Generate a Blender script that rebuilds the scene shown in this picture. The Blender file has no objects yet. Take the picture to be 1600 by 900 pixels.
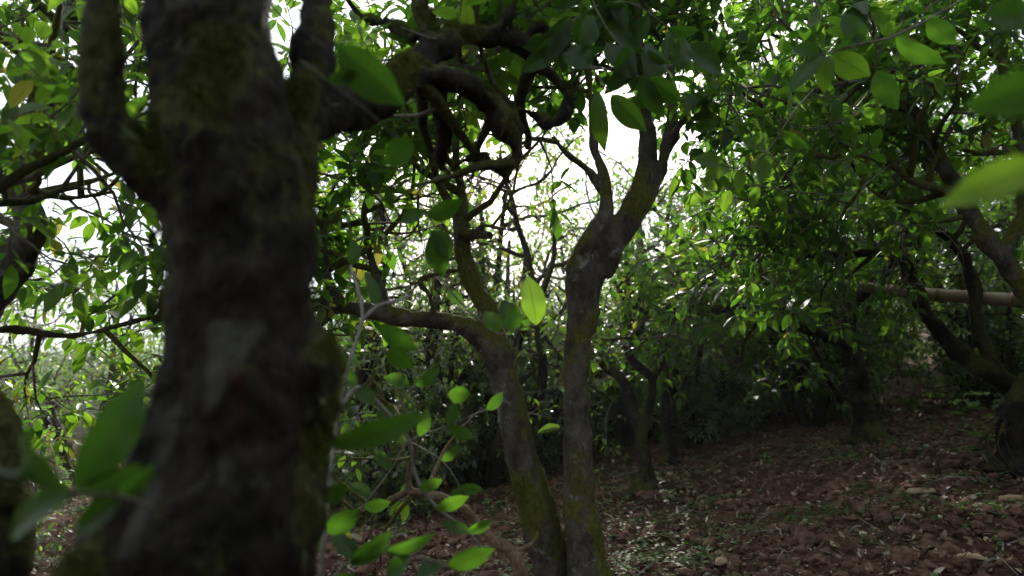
import bpy, math, random
import numpy as np
from mathutils import Vector, Matrix, noise as mn

sc = bpy.context.scene
COL = sc.collection
R = math.radians

# ------------------------------------------------------------------ camera
FPX = 1067.0                      # focal length in pixels of the 1600 px wide photograph
CAMZ = 1.05
PITCH = math.atan(120.0 / FPX)
cam_d = bpy.data.cameras.new('camera')
cam = bpy.data.objects.new('camera', cam_d); COL.objects.link(cam)
cam.location = (0, 0, CAMZ)
cam.rotation_euler = (math.pi / 2 + PITCH, 0, 0)
cam_d.sensor_width = 36.0
cam_d.lens = 36.0 * FPX / 1600.0
cam_d.clip_start = 0.02; cam_d.clip_end = 2000
cam_d.dof.use_dof = True
cam_d.dof.focus_distance = 3.0
cam_d.dof.aperture_fstop = 1.9
sc.camera = cam

# ------------------------------------------------------------------ sky and sun
SUN_EL, SUN_AZ = R(33.0), R(1.0)          # azimuth measured from +Y towards +X
w = bpy.data.worlds.new('World'); sc.world = w; w.use_nodes = True
nt = w.node_tree; nt.nodes.clear()
out = nt.nodes.new('ShaderNodeOutputWorld')
bg = nt.nodes.new('ShaderNodeBackground'); bg.inputs['Strength'].default_value = 0.15
sky = nt.nodes.new('ShaderNodeTexSky'); sky.sky_type = 'NISHITA'
sky.sun_disc = False; sky.sun_elevation = SUN_EL; sky.sun_rotation = SUN_AZ
sky.air_density = 1.0; sky.dust_density = 3.0; sky.ozone_density = 1.0
tc = nt.nodes.new('ShaderNodeTexCoord')
cn = nt.nodes.new('ShaderNodeTexNoise'); cn.inputs['Scale'].default_value = 3.0; cn.inputs['Detail'].default_value = 6
cr = nt.nodes.new('ShaderNodeValToRGB')
cr.color_ramp.elements[0].position = 0.36; cr.color_ramp.elements[0].color = (0.25,) * 3 + (1,)
cr.color_ramp.elements[1].position = 0.60; cr.color_ramp.elements[1].color = (1, 1, 1, 1)
mx = nt.nodes.new('ShaderNodeMix'); mx.data_type = 'RGBA'
mx.inputs[7].default_value = (8.9, 9.5, 10.3, 1)
nt.links.new(tc.outputs['Generated'], cn.inputs['Vector'])
nt.links.new(cn.outputs['Fac'], cr.inputs['Fac'])
nt.links.new(cr.outputs['Color'], mx.inputs[0])
nt.links.new(sky.outputs['Color'], mx.inputs[6])
nt.links.new(mx.outputs[2], bg.inputs['Color'])
nt.links.new(bg.outputs['Background'], out.inputs['Surface'])
sun_d = bpy.data.lights.new('sun', 'SUN'); sun_d.energy = 5.0; sun_d.angle = R(1.2)
sun_d.color = (1.0, 0.94, 0.85)
sun = bpy.data.objects.new('sun', sun_d); COL.objects.link(sun)
sdir = Vector((math.sin(SUN_AZ) * math.cos(SUN_EL), math.cos(SUN_AZ) * math.cos(SUN_EL), math.sin(SUN_EL)))
sun.rotation_euler = sdir.to_track_quat('Z', 'Y').to_euler()
sun.location = (0, 20, 12)
sc.view_settings.view_transform = 'Standard'; sc.view_settings.look = 'None'
sc.view_settings.exposure = 0.45; sc.view_settings.gamma = 1.0
sc.view_settings.use_curve_mapping = False
cy = sc.cycles
cy.max_bounces = 7; cy.diffuse_bounces = 5; cy.glossy_bounces = 2; cy.transmission_bounces = 4
cy.transparent_max_bounces = 4
cy.sample_clamp_indirect = 6.0
cy.use_denoising = True
cy.caustics_reflective = False; cy.caustics_refractive = False

# ------------------------------------------------------------------ helpers
cp, sp = math.cos(PITCH), math.sin(PITCH)
def at(px, py, depth):
    """the point seen at a pixel of the photograph, `depth` metres ahead (world Y)"""
    x = (px - 800) / FPX; v = (450 - py) / FPX
    dy = cp - v * sp; dz = sp + v * cp
    s = depth / dy
    return np.array([x * s, depth, CAMZ + dz * s])
def proj(p):
    dx, dy, dz = p[0], p[1], p[2] - CAMZ
    f = dy * cp + dz * sp; u = -dy * sp + dz * cp
    if f < 0.05: return None
    return 800 + FPX * dx / f, 450 - FPX * u / f, f

def tag(o, label=None, cat=None, group=None, kind=None):
    if label: o['label'] = label
    if cat: o['category'] = cat
    if group: o['group'] = group
    if kind: o['kind'] = kind
    return o
def empty(name, loc=(0, 0, 0)):
    o = bpy.data.objects.new(name, None); COL.objects.link(o)
    o.location = loc; o.empty_display_size = 0.1
    return o
def link_mesh(name, me, parent=None, origin=None):
    o = bpy.data.objects.new(name, me); COL.objects.link(o)
    if parent is not None: o.parent = parent
    return o
def make_mesh(name, V, loops, starts, totals, mat, smooth=True, uv=None, attrs=None):
    me = bpy.data.meshes.new(name)
    V = np.asarray(V, dtype=np.float32); loops = np.asarray(loops, dtype=np.int32)
    me.vertices.add(len(V)); me.vertices.foreach_set('co', V.ravel())
    me.loops.add(len(loops)); me.loops.foreach_set('vertex_index', loops)
    me.polygons.add(len(starts))
    me.polygons.foreach_set('loop_start', np.asarray(starts, dtype=np.int32))
    me.polygons.foreach_set('loop_total', np.asarray(totals, dtype=np.int32))
    me.polygons.foreach_set('use_smooth', np.full(len(starts), smooth))
    if uv is not None:
        ul = me.uv_layers.new(name='UVMap')
        ul.data.foreach_set('uv', np.asarray(uv, dtype=np.float32)[loops].ravel())
    if attrs:
        for k, a in attrs.items():
            at_ = me.attributes.new(k, 'FLOAT', 'POINT')
            at_.data.foreach_set('value', np.asarray(a, dtype=np.float32))
    me.materials.append(mat)
    me.update(calc_edges=True)
    me.validate()
    return me
def uneven(F):
    loops = [i for f in F for i in f]
    tot = [len(f) for f in F]
    st = list(np.cumsum([0] + tot[:-1]))
    return loops, st, tot
def unit(v):
    n = np.linalg.norm(v)
    return v / n if n > 1e-9 else np.array([0, 0, 1.0])

# ground height: level to the left, rising to the right
def base_h(x, y):
    if x >= 0:
        h = 8 * math.tanh((0.10 * x + 0.07 * x * x / (1 + x)) / 8)
    else:
        h = -0.35 * (1 - math.exp(x * 0.12 / 0.35))
    return h
def ground_h(x, y):
    h = base_h(x, y)
    d = math.hypot(x, y - 3)
    if d < 30:
        f = 1 - d / 30
        h += f * 0.07 * mn.noise(Vector((x * 0.9, y * 0.9, 3.1)))
        h += f * 0.045 * mn.noise(Vector((x * 3.1, y * 3.1, 7.7)))
        if d < 14:
            c = mn.noise(Vector((x * 8.5, y * 8.5, 1.7)))
            h += 0.030 * abs(c) * 1.5
            h += 0.024 * mn.noise(Vector((x * 19, y * 19, 9.2))) * (1 + c)
    return h

# ------------------------------------------------------------------ materials
def newmat(name):
    m = bpy.data.materials.new(name); m.use_nodes = True
    t = m.node_tree; t.nodes.clear()
    o = t.nodes.new('ShaderNodeOutputMaterial')
    return m, t, o
def N(t, typ, **kw):
    n = t.nodes.new(typ)
    for k, v in kw.items():
        if k.startswith('i_'):
            key = k[2:]
            key = int(key) if key.isdigit() else key.replace('_', ' ')
            n.inputs[key].default_value = v
        else: setattr(n, k, v)
    return n
def ramp(t, pts):
    n = t.nodes.new('ShaderNodeValToRGB'); e = n.color_ramp.elements
    while len(e) < len(pts): e.new(0.5)
    for k, (p, c) in enumerate(pts):
        e[k].position = p; e[k].color = tuple(c) + (1,) if len(c) == 3 else c
    return n

def leaf_material(name, ramp_pts, trans_pts, mixf=0.5, rough=0.3, veins=True, spec=0.5):
    m, t, o = newmat(name)
    a = N(t, 'ShaderNodeAttribute', attribute_name='rnd')
    r1 = ramp(t, ramp_pts); r2 = ramp(t, trans_pts)
    t.links.new(a.outputs['Fac'], r1.inputs['Fac']); t.links.new(a.outputs['Fac'], r2.inputs['Fac'])
    geo = N(t, 'ShaderNodeTexCoord')
    nz = N(t, 'ShaderNodeTexNoise', i_Scale=38.0, i_Detail=3.0)
    t.links.new(geo.outputs['Object'], nz.inputs['Vector'])
    mul = N(t, 'ShaderNodeMix', data_type='RGBA', blend_type='MULTIPLY'); mul.inputs[0].default_value = 0.6
    rz = ramp(t, [(0.35, (0.62, 0.6, 0.5)), (0.6, (1.1, 1.1, 1.1))])
    t.links.new(nz.outputs['Fac'], rz.inputs['Fac'])
    t.links.new(r1.outputs['Color'], mul.inputs[6]); t.links.new(rz.outputs['Color'], mul.inputs[7])
    bs = N(t, 'ShaderNodeBsdfPrincipled'); bs.inputs['Roughness'].default_value = rough
    bs.inputs['Specular IOR Level'].default_value = spec
    tr = N(t, 'ShaderNodeBsdfTranslucent')
    colb, colt = mul.outputs[2], r2.outputs['Color']
    if veins:
        uv = N(t, 'ShaderNodeUVMap'); sx = N(t, 'ShaderNodeSeparateXYZ')
        t.links.new(uv.outputs['UV'], sx.inputs[0])
        def M(op, a_, b_=None, c_=None):
            n = N(t, 'ShaderNodeMath', operation=op)
            for k, v in enumerate((a_, b_, c_)):
                if v is None: continue
                if hasattr(v, 'type'): t.links.new(v, n.inputs[k])
                else: n.inputs[k].default_value = v
            return n.outputs[0]
        ax = M('ABSOLUTE', M('SUBTRACT', sx.outputs['X'], 0.5))
        mid = M('LESS_THAN', ax, 0.018)
        ph = M('SUBTRACT', M('MULTIPLY', sx.outputs['Y'], 9.0), M('MULTIPLY', ax, 5.5))
        fr = M('ABSOLUTE', M('SUBTRACT', M('FRACT', ph), 0.5))
        side = M('MULTIPLY', M('LESS_THAN', fr, 0.035), 0.4)
        vv = M('MAXIMUM', mid, side)
        mv = N(t, 'ShaderNodeMix', data_type='RGBA'); mv.inputs[7].default_value = (0.10, 0.15, 0.045, 1)
        t.links.new(M('MULTIPLY', vv, 0.5), mv.inputs[0]); t.links.new(colb, mv.inputs[6]); colb = mv.outputs[2]
        mt = N(t, 'ShaderNodeMix', data_type='RGBA'); mt.inputs[7].default_value = (0.07, 0.10, 0.01, 1)
        t.links.new(M('MULTIPLY', vv, 0.75), mt.inputs[0]); t.links.new(colt, mt.inputs[6]); colt = mt.outputs[2]
        hump = M('ABSOLUTE', M('SINE', M('MULTIPLY', ph, math.pi)))
        bp = N(t, 'ShaderNodeBump', i_Strength=0.25, i_Distance=0.002)
        t.links.new(hump, bp.inputs['Height']); t.links.new(bp.outputs[0], bs.inputs['Normal'])
    if veins:
        bl = N(t, 'ShaderNodeTexNoise', i_Scale=55.0, i_Detail=4.0, i_Roughness=0.7)
        t.links.new(geo.outputs['Object'], bl.inputs['Vector'])
        rb = ramp(t, [(0.66, (0, 0, 0)), (0.72, (1, 1, 1))]); t.links.new(bl.outputs['Fac'], rb.inputs['Fac'])
        for w_ in (0, 1):
            mb_ = N(t, 'ShaderNodeMix', data_type='RGBA'); mb_.inputs[7].default_value = (0.05, 0.03, 0.012, 1)
            t.links.new(rb.outputs['Color'], mb_.inputs[0]); t.links.new(colt if w_ else colb, mb_.inputs[6])
            if w_: colt = mb_.outputs[2]
            else: colb = mb_.outputs[2]
    t.links.new(colb, bs.inputs['Base Color']); t.links.new(colt, tr.inputs['Color'])
    ms = N(t, 'ShaderNodeMixShader'); ms.inputs[0].default_value = mixf
    t.links.new(bs.outputs[0], ms.inputs[1]); t.links.new(tr.outputs[0], ms.inputs[2])
    t.links.new(ms.outputs[0], o.inputs['Surface'])
    return m
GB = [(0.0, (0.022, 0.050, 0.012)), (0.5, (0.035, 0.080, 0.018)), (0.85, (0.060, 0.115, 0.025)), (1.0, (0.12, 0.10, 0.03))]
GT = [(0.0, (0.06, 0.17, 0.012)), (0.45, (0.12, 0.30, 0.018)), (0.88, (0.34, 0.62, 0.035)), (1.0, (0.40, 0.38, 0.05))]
M_LEAF = leaf_material('camellia_leaf', GB, GT, veins=False, rough=0.27, spec=0.7)
M_LEAFV = leaf_material('camellia_leaf_veined', GB, GT, veins=True, rough=0.38, spec=0.3)
M_UNDER = leaf_material('sheen_shrub_leaf', [(0, (0.055, 0.085, 0.045)), (0.8, (0.115, 0.16, 0.08)), (1, (0.14, 0.13, 0.06))], [(0, (0.08, 0.20, 0.02)), (0.85, (0.30, 0.52, 0.05)), (1, (0.4, 0.4, 0.08))], veins=False, rough=0.3, spec=0.9)  # greyer, paler leaf copy; sky sheen is put into its base colour
M_FIELD = leaf_material('sunlit_shrub_leaf', [(0, (0.08, 0.12, 0.06)), (1, (0.17, 0.22, 0.13))], [(0, (0.12, 0.24, 0.04)), (1, (0.3, 0.45, 0.10))], veins=False, rough=0.30, spec=0.8)  # lighter leaf copy; sun gloss of the far field is put into its colour
M_WEED = leaf_material('weed_leaf', [(0, (0.05, 0.11, 0.04)), (1, (0.12, 0.2, 0.06))], [(0, (0.1, 0.25, 0.04)), (1, (0.3, 0.45, 0.07))], veins=False, rough=0.5)
M_DRY = leaf_material('dry_leaf', [(0, (0.08, 0.045, 0.026)), (0.45, (0.20, 0.12, 0.07)), (0.75, (0.36, 0.26, 0.17)), (1, (0.52, 0.46, 0.34))],
                      [(0, (0.03, 0.015, 0.005)), (1, (0.2, 0.12, 0.04))], mixf=0.2, rough=0.55, veins=False)
M_PETAL = leaf_material('petal', [(0, (0.75, 0.68, 0.42)), (1, (0.85, 0.84, 0.7))], [(0, (0.6, 0.55, 0.3)), (1, (0.7, 0.7, 0.5))], mixf=0.3, rough=0.6, veins=False)

def bark_material(name, dark, light, lichen=(0.27, 0.28, 0.25), lich_amt=0.585, scale=1.0, moss_gain=1.0):
    m, t, o = newmat(name)
    g = N(t, 'ShaderNodeTexCoord')
    mp = N(t, 'ShaderNodeMapping'); mp.inputs['Scale'].default_value = (1, 1, 0.55)
    t.links.new(g.outputs['Object'], mp.inputs['Vector'])
    n1 = N(t, 'ShaderNodeTexNoise', i_Scale=14.0 * scale, i_Detail=8.0, i_Roughness=0.65)
    n2 = N(t, 'ShaderNodeTexNoise', i_Scale=90.0 * scale, i_Detail=5.0, i_Roughness=0.7)
    vo = N(t, 'ShaderNodeTexVoronoi', i_Scale=55.0 * scale)
    for n in (n1, n2, vo): t.links.new(mp.outputs[0], n.inputs['Vector'])
    r1 = ramp(t, [(0.30, dark), (0.52, tuple(0.5 * (a + b) for a, b in zip(dark, light))), (0.72, light)])
    t.links.new(n1.outputs['Fac'], r1.inputs['Fac'])
    r2 = ramp(t, [(0.3, (0.45, 0.45, 0.45)), (0.7, (1.25, 1.2, 1.15))])
    t.links.new(n2.outputs['Fac'], r2.inputs['Fac'])
    mu = N(t, 'ShaderNodeMix', data_type='RGBA', blend_type='MULTIPLY'); mu.inputs[0].default_value = 0.85
    t.links.new(r1.outputs['Color'], mu.inputs[6]); t.links.new(r2.outputs['Color'], mu.inputs[7])
    # lichen: pale irregular patches
    n3 = N(t, 'ShaderNodeTexNoise', i_Scale=11.0 * scale, i_Detail=9.0, i_Roughness=0.72, i_Distortion=0.3)
    t.links.new(g.outputs['Object'], n3.inputs['Vector'])
    r3 = ramp(t, [(lich_amt - 0.015, (0, 0, 0)), (lich_amt + 0.07, (1, 1, 1))])
    t.links.new(n3.outputs['Fac'], r3.inputs['Fac'])
    lm = N(t, 'ShaderNodeMath', operation='MULTIPLY'); lm.inputs[1].default_value = 0.75
    t.links.new(r3.outputs['Color'], lm.inputs[0])
    ml = N(t, 'ShaderNodeMix', data_type='RGBA'); ml.inputs[7].default_value = tuple(lichen) + (1,)
    t.links.new(lm.outputs[0], ml.inputs[0]); t.links.new(mu.outputs[2], ml.inputs[6])
    # moss from the vertex attribute, broken up by noise
    am = N(t, 'ShaderNodeAttribute', attribute_name='moss')
    n4 = N(t, 'ShaderNodeTexNoise', i_Scale=42.0 * scale, i_Detail=5.0, i_Roughness=0.7)
    t.links.new(g.outputs['Object'], n4.inputs['Vector'])
    ad = N(t, 'ShaderNodeMath', operation='ADD'); t.links.new(am.outputs['Fac'], ad.inputs[0]); t.links.new(n4.outputs['Fac'], ad.inputs[1])
    rm = ramp(t, [(0.72, (0, 0, 0)), (0.90, (1, 1, 1))]); t.links.new(ad.outputs[0], rm.inputs['Fac'])
    mc = ramp(t, [(0.3, (0.040, 0.050, 0.010)), (0.7, (0.15, 0.15, 0.025))]); t.links.new(n2.outputs['Fac'], mc.inputs['Fac'])
    mm = N(t, 'ShaderNodeMix', data_type='RGBA')
    mg = N(t, 'ShaderNodeMath', operation='MULTIPLY'); mg.inputs[1].default_value = moss_gain
    t.links.new(rm.outputs['Color'], mg.inputs[0])
    t.links.new(mg.outputs[0], mm.inputs[0]); t.links.new(ml.outputs[2], mm.inputs[6]); t.links.new(mc.outputs['Color'], mm.inputs[7])
    colr = mm.outputs[2]
    for k_, c_ in (('scar', (0.065, 0.062, 0.05, 1)), ('red', (0.035, 0.014, 0.009, 1))):
        ak = N(t, 'ShaderNodeAttribute', attribute_name=k_); mk = N(t, 'ShaderNodeMix', data_type='RGBA'); mk.inputs[7].default_value = c_
        t.links.new(ak.outputs['Fac'], mk.inputs[0]); t.links.new(colr, mk.inputs[6]); colr = mk.outputs[2]
    bs = N(t, 'ShaderNodeBsdfPrincipled', i_Roughness=0.85)
    bs.inputs['Specular IOR Level'].default_value = 0.12
    t.links.new(colr, bs.inputs['Base Color'])
    hs = N(t, 'ShaderNodeMath', operation='ADD'); t.links.new(n2.outputs['Fac'], hs.inputs[0])
    h2 = N(t, 'ShaderNodeMath', operation='MULTIPLY'); h2.inputs[1].default_value = 1.5; t.links.new(n1.outputs['Fac'], h2.inputs[0])
    t.links.new(h2.outputs[0], hs.inputs[1])
    bp = N(t, 'ShaderNodeBump', i_Strength=0.9, i_Distance=0.010); t.links.new(hs.outputs[0], bp.inputs['Height'])
    t.links.new(bp.outputs[0], bs.inputs['Normal'])
    t.links.new(bs.outputs[0], o.inputs['Surface'])
    return m
M_BARK = bark_material('grey_bark', (0.022, 0.018, 0.014), (0.17, 0.15, 0.125))
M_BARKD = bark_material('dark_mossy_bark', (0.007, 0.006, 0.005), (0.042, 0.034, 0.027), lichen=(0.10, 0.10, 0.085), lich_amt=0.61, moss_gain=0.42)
M_BARKR = bark_material('brown_bark', (0.09, 0.06, 0.04), (0.32, 0.23, 0.16), lich_amt=0.7)

def simple_noise_mat(name, c1, c2, scale=20, rough=0.9, bump=0.5, dist=0.004, detail=6):
    m, t, o = newmat(name)
    g = N(t, 'ShaderNodeTexCoord')
    n1 = N(t, 'ShaderNodeTexNoise', i_Scale=float(scale), i_Detail=float(detail), i_Roughness=0.65)
    t.links.new(g.outputs['Object'], n1.inputs['Vector'])
    r1 = ramp(t, [(0.32, c1), (0.68, c2)]); t.links.new(n1.outputs['Fac'], r1.inputs['Fac'])
    bs = N(t, 'ShaderNodeBsdfPrincipled', i_Roughness=rough); bs.inputs['Specular IOR Level'].default_value = 0.25
    t.links.new(r1.outputs['Color'], bs.inputs['Base Color'])
    bp = N(t, 'ShaderNodeBump', i_Strength=bump, i_Distance=dist); t.links.new(n1.outputs['Fac'], bp.inputs['Height'])
    t.links.new(bp.outputs[0], bs.inputs['Normal']); t.links.new(bs.outputs[0], o.inputs['Surface'])
    return m
M_TWIG = simple_noise_mat('twig_bark', (0.05, 0.04, 0.032), (0.20, 0.18, 0.15), 60, 0.8)
M_PALE = simple_noise_mat('pale_twig_bark', (0.12, 0.11, 0.095), (0.30, 0.28, 0.25), 60, 0.8)
M_MOSS = simple_noise_mat('moss_tufts', (0.035, 0.048, 0.008), (0.14, 0.15, 0.022), 25, 0.95, 0.1)
M_LICH = simple_noise_mat('beard_lichen', (0.035, 0.045, 0.018), (0.09, 0.10, 0.045), 25, 0.95, 0.1)
M_CLOD = simple_noise_mat('soil_clod', (0.045, 0.023, 0.016), (0.17, 0.092, 0.064), 22, 0.95, 0.8, 0.006)
M_WOODC = simple_noise_mat('split_wood', (0.26, 0.17, 0.10), (0.48, 0.36, 0.24), 30, 0.7)

def soil_material():
    m, t, o = newmat('red_brown_soil')
    g = N(t, 'ShaderNodeTexCoord')
    n1 = N(t, 'ShaderNodeTexNoise', i_Scale=1.6, i_Detail=8.0, i_Roughness=0.6)
    n2 = N(t, 'ShaderNodeTexNoise', i_Scale=34.0, i_Detail=8.0, i_Roughness=0.75)
    n3 = N(t, 'ShaderNodeTexNoise', i_Scale=3.2, i_Detail=5.0)
    for n in (n1, n2, n3): t.links.new(g.outputs['Object'], n.inputs['Vector'])
    r1 = ramp(t, [(0.35, (0.055, 0.028, 0.019)), (0.55, (0.12, 0.062, 0.042)), (0.72, (0.18, 0.100, 0.070))])
    t.links.new(n1.outputs['Fac'], r1.inputs['Fac'])
    r2 = ramp(t, [(0.3, (0.45, 0.42, 0.42)), (0.7, (1.4, 1.35, 1.3))]); t.links.new(n2.outputs['Fac'], r2.inputs['Fac'])
    mu = N(t, 'ShaderNodeMix', data_type='RGBA', blend_type='MULTIPLY'); mu.inputs[0].default_value = 1.0
    t.links.new(r1.outputs['Color'], mu.inputs[6]); t.links.new(r2.outputs['Color'], mu.inputs[7])
    bs = N(t, 'ShaderNodeBsdfPrincipled', i_Roughness=0.95); bs.inputs['Specular IOR Level'].default_value = 0.2
    t.links.new(mu.outputs[2], bs.inputs['Base Color'])
    bp = N(t, 'ShaderNodeBump', i_Strength=1.0, i_Distance=0.03); t.links.new(n2.outputs['Fac'], bp.inputs['Height'])
    t.links.new(bp.outputs[0], bs.inputs['Normal']); t.links.new(bs.outputs[0], o.inputs['Surface'])
    return m
M_SOIL = soil_material()

# ------------------------------------------------------------------ geometry builders
class Tubes:
    def __init__(s): s.V = []; s.L = []; s.T = []; s.n = 0
    def add(s, P, rad, sides=6, rough=0.0, seed=0, close=True):
        P = np.asarray(P, float); n = len(P)
        if n < 2: return
        rad = np.asarray(rad, float)
        T = np.gradient(P, axis=0)
        T /= np.maximum(np.linalg.norm(T, axis=1, keepdims=True), 1e-9)
        ref = np.array([1.0, 0, 0]) if abs(T[0][0]) < 0.8 else np.array([0, 1.0, 0])
        u = unit(np.cross(T[0], ref)); U = np.empty((n, 3)); U[0] = u
        for i in range(1, n):
            u = u - T[i] * np.dot(u, T[i]); u = unit(u); U[i] = u
        W = np.cross(T, U)
        a = np.arange(sides) * 2 * math.pi / sides
        r = rad[:, None] * np.ones(sides)[None, :]
        if rough:
            rs = np.random.RandomState(seed)
            r = r * (1 + rough * (rs.rand(n, sides) - 0.5) * 2)
        V = P[:, None, :] + r[:, :, None] * (np.cos(a)[None, :, None] * U[:, None, :] + np.sin(a)[None, :, None] * W[:, None, :])
        V = V.reshape(-1, 3)
        i = np.arange(n - 1)[:, None] * sides; j = np.arange(sides)[None, :]; j2 = (j + 1) % sides
        q = np.stack([i + j, i + j2, i + sides + j2, i + sides + j], -1).reshape(-1, 4) + s.n
        s.V.append(V); s.L.append(q.ravel()); s.T += [4] * len(q)
        if close:
            s.L.append(np.arange(sides)[::-1] + s.n); s.T.append(sides)
            s.L.append(np.arange(sides) + (n - 1) * sides + s.n); s.T.append(sides)
        s.n += len(V)
    def mesh(s, name, mat, off=(0, 0, 0), attrs=None):
        V = np.concatenate(s.V) - np.asarray(off)
        L = np.concatenate(s.L); T = np.array(s.T); S = np.concatenate([[0], np.cumsum(T)[:-1]])
        return make_mesh(name, V, L, S, T, mat, True, attrs=attrs(V) if attrs else None)

def leaf_template(rows, across, serr=0.0, ph=0.0):
    V = [(0.5, 0.0, 0.0)]            # (u, t, halfwidth factor)
    ts = np.linspace(0, 1, rows + 2)[1:-1]
    ts = ts ** 0.92
    us = np.linspace(-1, 1, across)
    for k, t_ in enumerate(ts):
        wv = math.sin(math.pi * t_ ** 0.88) ** 0.78 * (1.0 if t_ < 0.75 else 1 - 0.35 * ((t_ - 0.75) / 0.25))
        if serr: wv *= 1 + serr * (1 if k % 2 else -1)
        for u in us: V.append((0.5 + 0.5 * u, t_, wv * u))
    V.append((0.5, 1.0, 0.0))
    F = []
    m = across
    for j in range(m - 1): F.append((0, 1 + j + 1, 1 + j))
    for r_ in range(len(ts) - 1):
        a = 1 + r_ * m; b = a + m
        for j in range(m - 1): F.append((a + j, a + j + 1, b + j + 1, b + j))
    a = 1 + (len(ts) - 1) * m; e = len(V) - 1
    for j in range(m - 1): F.append((a + j, a + j + 1, e))
    return np.array(V), F
TPL_LOW = leaf_template(2, 3)
TPL_MID = leaf_template(4, 3)
TPL_HI = leaf_template(22, 7, 0.012)

class Leaves:
    def __init__(s): s.P = []; s.D = []; s.Nn = []; s.S = []; s.W = []; s.R = []; s.C = []; s.F = []
    def add(s, p, d, n, size, width, rnd, curl=0.15, fold=0.25):
        s.P.append(p); s.D.append(d); s.Nn.append(n); s.S.append(size); s.W.append(width); s.R.append(rnd); s.C.append(curl); s.F.append(fold)
    def mesh(s, name, mat, tpl, off=(0, 0, 0), wave=0.0):
        P = np.array(s.P) - np.asarray(off); D = np.array(s.D, float); Nn = np.array(s.Nn, float)
        D /= np.linalg.norm(D, axis=1, keepdims=True) + 1e-9
        Nn -= D * np.sum(D * Nn, axis=1, keepdims=True)
        Nn /= np.linalg.norm(Nn, axis=1, keepdims=True) + 1e-9
        Sd = np.cross(D, Nn)
        S = np.array(s.S)[:, None, None]; W = np.array(s.W)[:, None, None]
        Cc = np.array(s.C)[:, None, None]; Ff = np.array(s.F)[:, None, None]
        TV, TF = tpl
        t_ = TV[:, 1][None, :, None]; wv = TV[:, 2][None, :, None]
        k = len(P)
        # curl bends the leaf back in an arc, fold lifts both halves
        ang = Cc * 1.6 * t_
        lx = np.where(np.abs(Cc) > 1e-4, np.sin(ang) / (Cc * 1.6 + 1e-9), t_)
        lz = -np.where(np.abs(Cc) > 1e-4, (1 - np.cos(ang)) / (Cc * 1.6 + 1e-9), 0)
        V = P[:, None, :] + D[:, None, :] * (S * lx) + Sd[:, None, :] * (W * 0.5 * wv) + \
            Nn[:, None, :] * (S * lz + Ff * W * 0.5 * np.abs(wv))
        if wave:
            ph = (np.array(s.R) * 40)[:, None, None]
            V = V + Nn[:, None, :] * (wave * W * np.sin(t_ * 16 + ph + wv * 1.3) * np.abs(wv))
        V = V.reshape(-1, 3)
        nv = len(TV)
        L0 = np.array([i for f in TF for i in f]); T0 = np.array([len(f) for f in TF])
        L = (L0[None, :] + (np.arange(k) * nv)[:, None]).ravel(); T = np.tile(T0, k)
        St = np.concatenate([[0], np.cumsum(T)[:-1]])
        uv = np.tile(TV[:, :2], (k, 1))
        rn = np.repeat(np.array(s.R), nv)
        return make_mesh(name, V, L, St, T, mat, True, uv=uv, attrs={'rnd': rn})

def spline(P, rad, step=0.05):
    """Catmull-Rom through control points (n,3) with radii"""
    P = [np.asarray(p, float) for p in P]
    Q = [2 * P[0] - P[1]] + P + [2 * P[-1] - P[-2]]
    rr = [rad[0]] + list(rad) + [rad[-1]]
    out, ro = [], []
    for i in range(1, len(Q) - 2):
        seg = np.linalg.norm(Q[i + 1] - Q[i]); n = max(2, int(seg / step))
        for k in range(n):
            t_ = k / n; t2, t3 = t_ * t_, t_ * t_ * t_
            out.append(0.5 * ((2 * Q[i]) + (-Q[i - 1] + Q[i + 1]) * t_ + (2 * Q[i - 1] - 5 * Q[i] + 4 * Q[i + 1] - Q[i + 2]) * t2 +
                              (-Q[i - 1] + 3 * Q[i] - 3 * Q[i + 1] + Q[i + 2]) * t3))
            ro.append(rr[i] * (1 - t_) + rr[i + 1] * t_)
    out.append(P[-1]); ro.append(rr[-2])
    return np.array(out), np.array(ro)

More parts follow.
